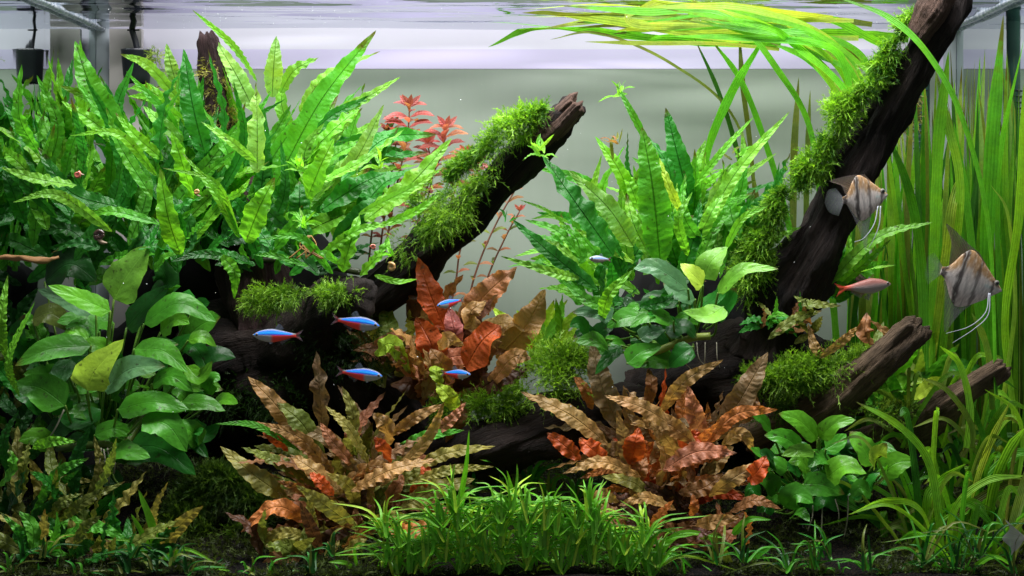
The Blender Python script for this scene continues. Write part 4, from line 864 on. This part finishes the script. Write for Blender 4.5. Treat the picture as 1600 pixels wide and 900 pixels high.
# front right grasses
rib_thing('arching grass like plant at the lower right, longest leaf pointing up left', 1470, 890, .07, [
    ([(1472, 905, .06), (1466, 800, .05), (1448, 715, .05), (1400, 662, .05), (1336, 627, .06)], 14, 'hi'), ([(1470, 900, .08), (1440, 800, .06), (1385, 783, .05), (1324, 805, .05)], 11, 'hi'), ([(1475, 900, .08), (1448, 790, .07), (1470, 752, .07), (1510, 724, .07)], 15, 'hi'),
    ([(1480, 900, .08), (1490, 800, .06), (1540, 752, .05), (1602, 743, .05)], 12, 'hi'), ([(1465, 900, .1), (1440, 850, .1), (1420, 812, .1), (1365, 832, .1)], 10, 'ol'), ([(1470, 900, .1), (1430, 860, .1), (1415, 800, .1), (1395, 740, .1)], 10, 'md'),
    ([(1460, 880, .08), (1410, 870, .07), (1370, 885, .06), (1340, 890, .06)], 10, 'dp'), ([(1480, 900, .06), (1510, 850, .06), (1560, 840, .05), (1602, 800, .05)], 13, 'md')])
rib_thing('bright grass like plant at the right edge under the lowest branch', 1540, 860, .08, [
    ([(1515, 860, .10), (1525, 760, .09), (1548, 690, .08), (1578, 628, .08)], 17, 'ye'), ([(1540, 860, .09), (1550, 770, .08), (1575, 705, .07), (1602, 668, .06)], 19, 'hi'), ([(1590, 760, .1), (1598, 690, .1), (1585, 640, .09), (1538, 608, .09)], 8, 'hi'),
    ([(1530, 860, .08), (1490, 800, .07), (1520, 790, .06), (1575, 850, .06)], 12, 'md'), ([(1500, 900, .05), (1540, 880, .05), (1575, 850, .05), (1602, 835, .05)], 14, 'hi'), ([(1510, 700, .1), (1516, 640, .1), (1500, 570, .1), (1468, 540, .1)], 13, 'hi'),
    ([(1550, 640, .11), (1548, 580, .11), (1538, 530, .11), (1518, 488, .11)], 13, 'ye'), ([(1520, 700, .09), (1516, 660, .09), (1480, 610, .09), (1440, 590, .09)], 11, 'ye')])
for i, (x, lab) in enumerate(((1455, 'tangle of thin grass leaves below the lowest branch'), (1520, 'tangle of thin grass leaves right of the lower corner fan fin'), (1585, 'tangle of thin grass leaves in the lower right corner'), (1400, 'sparse thin grass leaves right of the small rosette plant'))):
    rows = []
    for k in range(12):
        Y = U(.08, .2); bx = x + U(-35, 35); by = U(840, 900); a = R(U(-65, 65)); l = U(110, 240); dr = U(0, 60)
        ex, ey = bx + math.sin(a) * l, by - math.cos(a) * l + dr
        rows.append(([(bx, by, Y), (bx + (ex - bx) * .3, by - (by - ey) * .5 - 14, Y - .01), (bx + (ex - bx) * .7, by - (by - ey) * .92 - 14, Y - .01), (ex, ey + 8, Y - .02)], U(8, 15), random.choice(['md', 'hi', 'md', 'dp', 'ol'])))
    rib_thing(lab, x, 890, .12, rows)

for i, (x, by, lab) in enumerate(((1452, 905, 'thin bright blades rising just right of the small rosette plant'), (1490, 905, 'thin bright blades crossing in front of the lowest branch'), (1560, 905, 'thin bright blades fanning out at the lower right edge'),
                          (1500, 760, 'thin bright blades behind the tip of the lowest branch'), (1440, 700, 'thin bright blades between the two broken branches'), (1590, 780, 'thin bright blades right of the lowest branch tip'))):
    rows = []
    for k in range(13):
        Y = U(.04, .12) if by > 800 else U(.12, .2); bx = x + U(-32, 32); a = R(U(-60, 60)); l = U(110, 300) if by > 800 else U(90, 220); dr = U(0, 70)
        ex, ey = bx + math.sin(a) * l, by - math.cos(a) * l + dr
        rows.append(([(bx, by, Y), (bx + (ex - bx) * .25, by - (by - ey) * .45 - 10, Y - .008), (bx + (ex - bx) * .62, by - (by - ey) * .92 - 12, Y - .012), (ex, ey + 10, Y - .016)], U(6, 11.5), random.choice(['hi', 'hi', 'ye', 'md', 'lt'])))
    rib_thing(lab, x, by, .1, rows)

# ------------------------------------------------------------------ small foreground grass tufts
def tuft(label, px, py, Y, n, l0, l1, wd, keys, spread=75, group='low grass tufts in the foreground'):
    r = thing('grass_tuft', label, 'water plant', P(px, py, Y), group)
    b = P(px, py, Y)
    for k in range(n):
        az = U(0, 6.283); el = R(U(90 - spread, 88)); l = m_of(U(l0, l1), Y)
        d = np.array([math.cos(az) * math.cos(el), math.sin(az) * math.cos(el), math.sin(el)])
        q0 = np.array(b) + np.array([U(-.004, .004), U(-.004, .004), 0]); out = np.array([d[0], d[1], 0])
        q2 = q0 + d * l + out * l * .45 + np.array([U(-.15, .15) * l, 0, -l * U(.05, .4)]); q1 = q0 + d * l * .5 + np.array([0, 0, l * .10])
        q2[1] = max(.012, q2[1]); q1[1] = max(.012, q1[1])
        leaf(r, [q0, q1, q2], m_of(wd * U(.75, 1.2), Y), M['grass'], 'blade', (-d[0] * .5, -.8, 1), jit(G[random.choice(keys)], .2), nl=10, nw=2, fold=.25, wav=0, name='blade')
    return r
spots = []
for k in range(1200):
    x, y = U(600, 1030), U(785, 925)
    if y < 800 + .0011 * (x - 790) ** 2 + 18 * math.sin(x * .06): continue
    if all((x - a) ** 2 + ((y - b) * 1.5) ** 2 > 25 ** 2 for a, b in spots): spots.append((x, y))
ORD = 'first second third fourth fifth sixth seventh eighth ninth tenth eleventh twelfth thirteenth fourteenth fifteenth sixteenth seventeenth eighteenth nineteenth twentieth'.split()
def ordinal(n): return ORD[n] if n < 20 else 'twenty-' + ORD[n - 20]
def rows_of(pts, cuts, text):
    out = []
    for r_, nm in enumerate(('front', 'second', 'third', 'rearmost')):
        row = sorted(q for q in pts if (cuts[r_] if r_ < 3 else -1) <= q[1] < (cuts[r_ - 1] if r_ else 9999))
        out += [(q, text % (nm, ordinal(k))) for k, q in enumerate(row)]
    return out
random.shuffle(spots)
for (x, y), lab in rows_of(spots[:110], (888, 858, 828), 'bright grass tuft in the %s row of the foreground lawn, %s from the left'):
    Y = ground(x, y + 8); k_ = .66 + min(.4, Y * 3)
    tuft(lab, x, y + 10, Y, 15, 58 * k_, 135 * k_, 5.4, ['hi', 'ye', 'hi', 'lt', 'lt'], spread=82)
def scatter(n, x0, x1, y0, y1, gap):
    out = []
    for k in range(n * 30):
        x, y = U(x0, x1), U(y0, y1)
        if len(out) < n and all(abs(x - a) + abs(y - b) * 1.2 > gap for a, b in out): out.append((x, y))
    return out
for (x, y), lab in rows_of(scatter(18, 20, 560, 858, 925, 30), (890, 870, 840), 'small dark tuft left of the lawn, %s row, %s from the left'):
    tuft(lab, x, y + 4, ground(x, y), 8, 22, 60, 6, ['dk', 'ol', 'dp'], spread=84)
for (x, y), lab in rows_of(scatter(20, 1085, 1590, 868, 922, 36), (886, 868, 850), 'arching tuft right of the lawn, %s row, %s from the left'):
    tuft(lab, x, y + 4, ground(x, y), 9, 34, 90 if x < 1400 else 150, 5.5, ['dk', 'ol', 'dp', 'md', 'md'], spread=80)
for (x, y) in [(x_, U(897, 925)) for x_ in np.arange(20, 1590, 34)]:
    mid = 590 < x < 1050; x += U(-8, 8)
    FR = globals().setdefault('FR', [0, 0, 0]); q_ = 0 if x < 590 else 1 if mid else 2; FR[q_] += 1
    tuft('short spreading tuft against the front glass %s, %s from the left' % (('left of the lawn', 'along the bright lawn', 'right of the lawn')[q_], ordinal(FR[q_] - 1)), x, y + 6, .014 + U(0, .02), 10, 26, 62, 5.5,
         ['hi', 'ye', 'hi', 'lt'] if mid else ['dp', 'md', 'ol', 'md', 'dk'], spread=86, group='short tufts along the front glass')
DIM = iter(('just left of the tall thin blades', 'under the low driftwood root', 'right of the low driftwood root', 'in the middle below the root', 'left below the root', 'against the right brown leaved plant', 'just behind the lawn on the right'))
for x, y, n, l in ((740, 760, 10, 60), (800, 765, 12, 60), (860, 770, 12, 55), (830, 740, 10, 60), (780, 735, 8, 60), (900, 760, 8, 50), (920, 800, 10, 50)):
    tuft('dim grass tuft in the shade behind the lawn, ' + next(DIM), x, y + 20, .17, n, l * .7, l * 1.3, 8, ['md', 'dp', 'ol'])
def blades(label, px, py, Y, rows, key='hi'):
    r = thing('grass_tuft', label, 'water plant', P(px, py, Y), 'larger grass tufts in the foreground')
    for q in rows:
        leaf(r, [P(q[0], q[1], Y), P(q[2], q[3], Y - .012), P(q[4], q[5], Y - .02)], m_of(q[6], Y), M['grass'], 'blade', (U(-.2, .2), -1, .5), jit(G[q[7] if len(q) > 7 else key], .12), nl=20, nw=4, fold=.2, wav=.02, name='blade')
blades('long bladed tuft under the right brown leaved plant, arching right', 1010, 900, .05, [(1012, 900, 1005, 850, 992, 795, 14), (1005, 898, 950, 820, 905, 845, 14), (1012, 890, 1060, 835, 1132, 840, 14), (1010, 890, 1040, 845, 1085, 835, 12), (1008, 895, 985, 840, 935, 828, 12),
       (1005, 898, 960, 870, 915, 880, 12, 'md'), (1020, 898, 1050, 865, 1090, 895, 10, 'md')])
blades('tall thin upright tuft right of the tan leaved plant', 705, 900, .07, [(702, 895, 705, 850, 712, 800, 14), (715, 800, 728, 730, 733, 672, 10), (735, 830, 762, 800, 780, 772, 9), (810, 800, 800, 765, 792, 735, 9), (720, 880, 750, 830, 800, 782, 8)])
blades('tuft of three broad blades at the bottom left', 245, 895, .05, [(245, 900, 240, 830, 216, 764, 20), (242, 898, 225, 840, 205, 803, 14), (250, 896, 285, 858, 342, 882, 9), (240, 895, 215, 850, 165, 842, 8), (255, 898, 262, 850, 258, 815, 12, 'md')])
blades('short blades at the bottom left edge beside the moss bush', 310, 905, .04, [(290, 905, 330, 888, 360, 892, 11), (300, 905, 340, 902, 380, 900, 9, 'md')])
blades('thin arching blades under the tan leaved plant', 560, 900, .04, [(560, 898, 540, 880, 512, 878, 11), (560, 900, 558, 850, 620, 870, 6), (600, 900, 602, 885, 606, 870, 9, 'md'), (630, 900, 600, 850, 572, 858, 6, 'md')])
blades('two dim blades at the bottom right of centre', 1150, 900, .05, [(1145, 835, 1170, 812, 1205, 812, 13, 'md'), (1160, 895, 1180, 870, 1210, 850, 16, 'md'), (1140, 900, 1135, 870, 1125, 850, 18, 'ol')])
blades('lime blades in the lower right foreground', 1450, 900, .04, [(1455, 905, 1460, 885, 1465, 880, 12), (1400, 895, 1430, 880, 1450, 895, 12, 'dp'), (1500, 905, 1550, 870, 1590, 890, 10, 'hi')])

# ------------------------------------------------------------------ fish
def fish(name, label, cat, group, cx, cy, Y, Lpx, st, colf, fins, yaw=0.0, pitch=0.0, thick=.32, flip=False, eye=None, eyec=(.02, .02, .02), eyer=.03, n=60, nr=28):
    """st: (x, top, bottom) stations in units of fish length, snout at x=0, tail root at x=1 end; facing left unless flip"""
    Lm = m_of(Lpx, Y); o = P(cx, cy, Y)
    Rm = Matrix.Rotation(yaw, 3, 'Z') @ Matrix.Rotation(pitch, 3, 'Y')
    sx = -1 if flip else 1
    def W(x, y, z): return o + Rm @ Vector(((x - .5) * Lm * sx, y * Lm, z * Lm))
    r = thing(name, label, cat, o, group)
    xs = [s[0] for s in st]
    X = np.linspace(xs[0], xs[-1], n); X = xs[0] + (X - xs[0])
    tp = np.interp(X, xs, [s[1] for s in st]); bt = np.interp(X, xs, [s[2] for s in st])
    k = np.array([.25, .5, .25])
    for _ in range(6): tp[1:-1] = np.convolve(tp, k, 'same')[1:-1]; bt[1:-1] = np.convolve(bt, k, 'same')[1:-1]
    V, VC, UV = [], [], []
    for i in range(n):
        h = (tp[i] - bt[i]) / 2; c = (tp[i] + bt[i]) / 2
        f = (X[i] - X[0]) / (X[-1] - X[0])
        wd = min(h, thick * math.sin(math.pi * min(1, f * .9 + .12)) ** .8 * .28 + .004)
        for j in range(nr):
            a = 2 * math.pi * j / nr
            V.append(W(X[i], math.cos(a) * wd, c + math.sin(a) * h)); v = .5 + .5 * math.sin(a)
            VC.append((*colf(f, v), 1)); UV.append((f, v))
    F = wrap_faces(n, nr)
    V += [W(X[0] - .004, 0, (tp[0] + bt[0]) / 2), W(X[-1], 0, (tp[-1] + bt[-1]) / 2)]; VC += [VC[0], VC[-1]]; UV += [(0, .5), (1, .5)]
    k0 = n * nr
    F = np.vstack([np.concatenate([F[:, [0, 1, 2]], F[:, [0, 2, 3]]]), np.array([(j, k0, (j + 1) % nr) for j in range(nr)] + [((n - 1) * nr + j, (n - 1) * nr + (j + 1) % nr, k0 + 1) for j in range(nr)])])
    mk('body', V, F, M['fish'], r, uv=UV, vcol=VC)
    for fn in fins:
        fname, root0, root1, outer, c0, c1, op0, op1 = fn[:8]; yo = fn[8] if len(fn) > 8 else 0
        # membrane: rows from root line to outer curve, columns along it
        nc, nrw = 16, 8
        ro = spline([(root0[0], 0, root0[1]), (root1[0], 0, root1[1])], nc + 1)
        ou = spline([(q[0], 0, q[1]) for q in outer], nc + 1)
        Vf, Cf, Uf = [], [], []
        for side in (-1, 1):
            for a in range(nrw + 1):
                t = a / nrw
                for b in range(nc + 1):
                    q = ro[b] * (1 - t) + ou[b] * t
                    yy = yo * (1 + t * 2.2) + .006 * math.sin(b * .8) * t + side * .0022 * (1 - .6 * t)
                    Vf.append(W(q[0], yy, q[2])); col = tuple(c0[z] * (1 - t) + c1[z] * t for z in range(3))
                    Cf.append((*col, op0 * (1 - t) + op1 * t)); Uf.append((b / nc, t))
        g = grid_faces(nrw, nc); F2 = np.vstack([g, g[:, ::-1] + (nrw + 1) * (nc + 1)])
        me = mk(fname, Vf, F2, M['fin'], r, uv=Uf)
        # colour in rgb, opacity in its own attribute alpha channel
        a_ = me.data.color_attributes.new('Col', 'FLOAT_COLOR', 'POINT'); a_.data.foreach_set('color', np.array(Cf, dtype=np.float32).ravel())
    if eye:
        for s in (-1, 1):
            i = int(np.argmin(abs(X - eye[0]))); wd = min((tp[i] - bt[i]) / 2, thick * math.sin(math.pi * min(1, (X[i] - X[0]) / (X[-1] - X[0]) * .9 + .12)) ** .8 * .28 + .004)
            for nm, rad, colr, extra in (('eye', eyer, (.26, .25, .22), .0), ('pupil', eyer * .68, eyec, .006)):
                bm = bmesh.new(); bmesh.ops.create_uvsphere(bm, u_segments=16, v_segments=10, radius=rad * Lm)
                ctr = W(eye[0], s * (wd * .82 + extra), eye[1])
                for v in bm.verts: v.co = Rm @ Vector((v.co.x, v.co.y * (.5 if nm == 'eye' else .75), v.co.z)) + ctr - o
                me = bpy.data.meshes.new(nm); bm.to_mesh(me); bm.free(); me.polygons.foreach_set('use_smooth', [True] * len(me.polygons))
                ca = me.color_attributes.new('Col', 'FLOAT_COLOR', 'POINT'); ca.data.foreach_set('color', np.tile(np.array([*colr, 1], dtype=np.float32), len(me.vertices)))
                me.materials.append(M['fish']); e = bpy.data.objects.new(nm, me); C.objects.link(e); e.parent = r
    return r
def sm(a, b, x): t = max(0, min(1, (x - a) / (b - a))); return t * t * (3 - 2 * t)
def lerp(a, b, t): return tuple(x * (1 - t) + y * t for x, y in zip(a, b))
def neon(f, v):
    c = lerp((.46, .44, .45), (.30, .30, .28), sm(.4, .95, v) )
    red = sm(.38, .48, f) * (1 - sm(.60, .66, v))
    c = lerp(c, (1.0, .05, .03), red * .95)
    blue = sm(.50, .56, v) * (1 - sm(.90, .96, v)) * (1 - sm(.86, .96, f))
    c = lerp(c, lerp((.0, .10, .75), (.02, .40, 1.0), sm(.62, .70, v) * (1 - sm(.76, .84, v))), blue)
    c = lerp(c, (.03, .04, .06), sm(.93, .98, v))
    return c
ns = [(0, .01, -.02), (.03, .045, -.05), (.12, .095, -.10), (.28, .135, -.145), (.42, .14, -.15), (.6, .105, -.105), (.75, .065, -.055), (.84, .048, -.035), (.88, .05, -.036)]
dk = (.20, .24, .32)
nf = [('tail_fin', (.86, .04), (.86, -.03), [(1.03, .13), (.99, .07), (.95, .01), (.99, -.06), (1.03, -.12)], (.5, .06, .06), (.22, .2, .25), .95, .45),
      ('dorsal_fin', (.42, .12), (.56, .09), [(.50, .24), (.56, .22), (.62, .15)], dk, dk, .7, .4),
      ('anal_fin', (.52, -.11), (.74, -.04), [(.60, -.20), (.66, -.14), (.76, -.08)], (.4, .2, .2), dk, .7, .35),
      ('pectoral_fin', (.26, -.10), (.32, -.10), [(.34, -.2), (.38, -.18), (.40, -.14)], dk, dk, .5, .3, .04)]
for (cx, cy, L_, flip, pitch, yaw, lab) in ((434, 524, 74, False, .03, .12, 'blue and red striped tetra, leftmost and facing left'), (556, 504, 76, True, .12, -.15, 'blue and red striped tetra facing right in front of the black stub'),
        (562, 584, 72, True, .09, -.1, 'blue and red striped tetra facing right, lower left above the tan leaves'), (712, 584, 54, True, -.02, -.5, 'short blue and red striped tetra facing right over the brown leaves'),
        (704, 473, 48, False, -.16, .55, 'blue and red striped tetra facing left beside the tall red leaf')):
    fish('neon_tetra', lab, 'fish', 'blue and red striped small fish', cx, cy, .085 if cy > 480 else .12, L_, ns, neon, nf, yaw, pitch, flip=flip, thick=.30, eye=(.07, .012), eyer=.036, eyec=(.01, .02, .04))
def pale(f, v):
    c = lerp((.50, .42, .42), (.30, .36, .40), sm(.4, .9, v)); blue = sm(.52, .6, v) * (1 - sm(.76, .82, v))
    return lerp(c, (.22, .42, .85), blue * (1 - f * .3))
fish('tetra', 'pale small fish with a blue line in front of the right fern', 'fish', None, 938, 405, .11, 40, ns, pale, nf, .5, .06, thick=.4, eye=(.08, .02), eyer=.05)
def pink(f, v):
    c = lerp((.40, .35, .34), (.28, .11, .09), sm(.35, .8, v)); return lerp(c, (.62, .10, .05), sm(.75, .98, f))
ps = [(0, .015, -.02), (.05, .05, -.045), (.18, .11, -.10), (.36, .145, -.145), (.55, .11, -.115), (.72, .065, -.05), (.84, .045, -.03), (.88, .05, -.035)]
pf = [('tail_fin', (.86, .045), (.86, -.03), [(1.05, .12), (1.0, .06), (.96, .0), (1.0, -.07), (1.04, -.13)], (.85, .10, .05), (.7, .12, .06), .95, .7),
      ('dorsal_fin', (.42, .13), (.6, .09), [(.54, .24), (.6, .2), (.66, .15)], (.08, .05, .05), (.2, .1, .1), .9, .6),
      ('anal_fin', (.5, -.12), (.74, -.04), [(.58, -.2), (.66, -.15), (.76, -.08)], (.5, .2, .18), (.3, .3, .3), .7, .4),
      ('pelvic_fin', (.34, -.12), (.42, -.12), [(.40, -.26), (.45, -.24), (.48, -.2)], (.2, .2, .2), (.2, .2, .2), .7, .5, .03)]
fish('pink_tetra', 'pink small fish with a red tail among the leaves below the upper striped fish', 'fish', None, 1350, 448, .13, 86, ps, pink, pf, .1, -.10, flip=True, thick=.32, eye=(.07, .02), eyer=.03)

def angel(f, v):
    nz = mnoise.noise(Vector((f * 9, v * 7, 2))); n2 = mnoise.noise(Vector((f * 38, v * 30, 5)))
    c = lerp((.78, .70, .66), (.46, .27, .12), sm(.50, .80, v + nz * .12))
    c = lerp(c, (.62, .42, .36), .5 * (1 - sm(.1, .35, v)))
    for p_, w_, s_ in ((.17, .020, .85), (.44, .020, .7), (.70, .034, .95), (.94, .03, .9), (.57, .012, .3), (.30, .010, .25)):
        c = lerp(c, (.035, .025, .025), min(1, s_ * 1.1 * (1 - sm(w_ * .7, w_ * 1.7, abs(f - p_ - .035 * nz - .02 * math.sin(v * 4)))) * (.9 + .3 * n2)))
    c = lerp(c, (.62, .80, .78), .6 * (1 - sm(.02, .09, math.hypot(f - .27, (v - .50) * .8) + n2 * .03)))
    c = lerp(c, (.80, .78, .70), max(0, n2) * .7)
    return tuple(max(0, x * (1 + .35 * n2)) for x in c)
as_ = [(0, .0, -.02), (.05, .045, -.06), (.12, .10, -.12), (.25, .20, -.23), (.42, .33, -.35), (.56, .42, -.43), (.66, .42, -.43), (.76, .31, -.33), (.86, .14, -.16), (.93, .07, -.08), (1.0, .06, -.06)]
och = (.38, .26, .16); wht = (.55, .55, .60); blk = (.12, .10, .10)
def angel_fins(dt, at, td, pel, tailc=wht, topc=0.8):
    return [('tail_fin', (.99, .06), (.99, -.06), td, tailc, (.4, .45, .45), .38, .08),
            ('dorsal_fin', (.34, .28), (.90, .10), dt, och, (.25, .20, .18), .95, topc * .7),
            ('anal_fin', (.40, -.34), (.90, -.10), at, (.5, .46, .48), (.30, .28, .32), .7, .2),
            ('pectoral_fin', (.30, -.06), (.32, -.16), [(.46, .02), (.50, -.08), (.46, -.16)], wht, wht, .25, .12, .09)]
def filament(r, pts, col=(.75, .78, .85)):
    V, F, uv = tube([P(*q) for q in pts], [.0007, .0005, .0002], 30, 6)
    return mk('pelvic_filament', V, F, M['fila'], r, uv=uv, col=col)
M['fila'] = simple('white_filament', (.45, .48, .54), .35, .5, 100, .1, .05, tr=.3)
a2 = fish('angelfish', 'larger brown backed angelfish with dark bars, facing right among the ribbon leaves', 'fish', 'striped angelfish', 1518, 438, .07, 108, as_, angel,
     angel_fins([(.50, .42), (.72, .50), (.98, .62), (1.12, .66), (.98, .46), (.92, .20)], [(.50, -.46), (.60, -.66), (.68, -.84), (.76, -.62), (.84, -.34), (.92, -.14)],
                [(1.18, .22), (1.26, .12), (1.24, 0), (1.22, -.14), (1.14, -.26)], None), .18, .30, flip=True, thick=.22, eye=(.13, .07), eyer=.042, n=80, nr=40)
filament(a2, [(1545, 458, .062), (1540, 488, .055), (1515, 510, .055), (1478, 521, .06)]); filament(a2, [(1547, 458, .066), (1544, 492, .06), (1522, 514, .06), (1488, 536, .065)])
a1 = fish('angelfish', 'smaller silvery angelfish facing right, tail against the tall black branch', 'fish', 'striped angelfish', 1352, 308, .10, 84, as_, angel,
     angel_fins([(.46, .42), (.72, .44), (1.02, .42), (1.24, .38), (1.02, .30), (.94, .12)], [(.46, -.50), (.54, -.80), (.62, -1.0), (.70, -.62), (.80, -.36), (.90, -.14)],
                [(1.12, .24), (1.28, .22), (1.36, .10), (1.38, -.04), (1.30, -.20), (1.12, -.28)], None, topc=.6), .35, -.12, flip=True, thick=.26, eye=(.14, .07), eyer=.05, n=80, nr=40)
filament(a1, [(1372, 322, .09), (1366, 350, .085), (1350, 372, .085), (1335, 378, .09)]); filament(a1, [(1376, 322, .095), (1374, 350, .09), (1366, 372, .09), (1357, 388, .095)])
# a fish that only shows its pale fan tail at the right picture edge
fish('white_fish', 'white fish cut off by the right picture edge, only its fan tail in view', 'fish', None, 1634, 838, .015, 96, ns, lambda f, v: (.62, .60, .60), [
    ('tail_fin', (.86, .05), (.86, -.04), [(1.16, .36), (1.10, .20), (1.24, .06), (1.12, -.10), (1.12, -.24)], (.7, .68, .66), (.62, .60, .60), .95, .8)], .1, -.1, thick=.35, flip=True)

# ------------------------------------------------------------------ snails
def snail(label, px, py, Y, rpx, mat, seed):
    r = thing('snail', label, 'snail', P(px, py, Y), 'small snails')
    rad = m_of(rpx * .78, Y); c = np.array(P(px, py, Y)); pts, rs = [], []
    for k in range(40):
        t = k / 39; a = t * 2.2 * 2 * math.pi + seed; rr = rad * .62 * (.12 + .88 * t)
        pts.append(c + np.array([math.cos(a) * rr, -.25 * rad * (1 - t), math.sin(a) * rr])); rs.append(rad * .40 * (.15 + .85 * t))
    V, F, uv = tube(pts, rs, 70, 12); mk('shell', V, F, mat, r, uv=uv)
    e = pts[-1]; V, F, uv = tube([e, e + np.array([rad * .6, 0, -rad * .5]), e + np.array([rad * 1.3, 0, -rad * .6])], [rad * .28, rad * .3, rad * .1], 16, 8)
    mk('foot', V, F, M['flesh'], r, uv=uv)
snail('pink snail on a leaf at the far left of the big fern', 121, 273, .12, 9, M['shell_pink'], 0)
snail('pink snail between leaves of the small fern by the sawn stub', 583, 386, .10, 7, M['shell_pink'], 2)
snail('tan orange snail on a leaf right of the sawn stub', 611, 417, .09, 11, M['shell_tan'], 1)
snail('dark brown snail under the left fern above the broad pale leaf', 156, 367, .11, 14, M['shell_dark'], 3)
snail('small orange snail in the shadow of the big fern', 308, 300, .14, 7, M['shell_tan'], 3)
# dead twig crossing the left edge
V, F, uv = tube([P(-30, 405, .14), P(20, 402, .14), P(60, 407, .14), P(92, 402, .15)], [.0022, .0026, .0034, .0018], 60, 10, noise_a=.9)
tag(mk('twig', V, F, simple('orange_wood', (.42, .22, .09), .6, .3, 60, .6, .5), uv=uv), 'short orange brown twig at the left picture edge', 'twig')

# ------------------------------------------------------------------ equipment
r = thing('filter_intake', 'black cup shaped surface skimmer on a bent rod in the back left corner', 'filter', P(215, 130, .44), None)
c = P(214, 104, .44); hw = m_of(24, .44); V, UV = [], []
for i, (z, k) in enumerate([(-1.1, .78), (-1.05, .82), (-.6, .87), (0, .93), (.95, 1.0), (1.08, 1.03), (1.08, .9), (.6, .86), (-.9, .75)]):
    for j in range(32):
        a = 2 * math.pi * j / 32
        V.append((c.x + math.cos(a) * hw * k, c.y + math.sin(a) * hw * k * .8, c.z + z * hw)); UV.append((j / 32, i / 9))
mk('cup', V, wrap_faces(9, 32), M['black'], r, uv=UV)
V, F, uv = tube([P(216, 84, .44), P(212, 66, .44), P(206, 46, .44)], .0042, 12, 10); mk('rod', V, F, M['black'], r, uv=uv)
V, F, uv = tube([P(206, 46, .44), P(210, 30, .44), P(214, 12, .44), P(214, -8, .44)], .0042, 12, 10); mk('rod', V, F, M['black'], r, uv=uv)
V, F, uv = tube([P(199, 47, .44), P(218, 47, .44)], .0012, 6, 6); mk('pin', V, F, M['black'], r, uv=uv)
q = P(214, 2, .44)
tag(box('float_box', q.x - .030, q.x + .024, .42, .46, WATER - .0015 + .004, WATER + .03, M['black']), 'black floating box above the waterline over the bent rod', 'filter')
q = P(168, 0, .485); q2 = P(226, 250, .485)
V, F, uv = tube([P(1441, 700, .44), P(1442, 300, .44), P(1444, -60, .44)], .0085, 60, 16, noise_a=.04)
r = thing('filter_pipe', 'dark green intake pipe standing behind the tall right branch', 'pipe', P(1441, 700, .44))
mk('pipe', V, F, simple('dark_green_plastic', (.02, .06, .05), .4, .4, 60, .6, .1), r, uv=uv)
for k in range(22):
    z = P(0, 330 - k * 9, .43).z; x = P(1443, 0, .43).x
    V, F, uv = tube([(x + .0098 * math.cos(a), .44 + .0098 * math.sin(a), z) for a in np.linspace(0, 2 * math.pi, 20)], .0008, 24, 5); mk('slot_ring', V, F, M['black'], r, uv=uv)
tag(box('filter_box_reflection', P(172, 0, .485).x, P(222, 0, .485).x, .482, .492, .05, WATER - .003, M['panel']), 'grey panel painted as the blurred filter box reflection behind the black skimmer cup', 'reflection panel')  # panel added to stand for the blurred reflection of the filter box

# fine bubbles and specks drifting in the water
V, F = [], []
oc = np.array([(1, 0, 0), (-1, 0, 0), (0, 1, 0), (0, -1, 0), (0, 0, 1), (0, 0, -1)]); of = np.array([(0, 2, 4), (2, 1, 4), (1, 3, 4), (3, 0, 4), (2, 0, 5), (1, 2, 5), (3, 1, 5), (0, 3, 5)])
for k in range(260):
    top = k < 110; Y = U(.3, .49) if top else U(.05, .48)
    p = P(U(150, 1480), 0, Y); p.z = WATER - U(.002, .006) if top else U(.05, .6)
    V.append(oc * (U(.0003, .0008)) + np.array(p)); F.append(of + 6 * k)
tag(mk('bubbles', np.concatenate(V), np.concatenate(F), simple('bubble', (.8, .85, .85), .15, .6, 10, .0, .0)), 'fine bubbles and pale specks drifting in the water', 'bubbles', None, 'stuff')
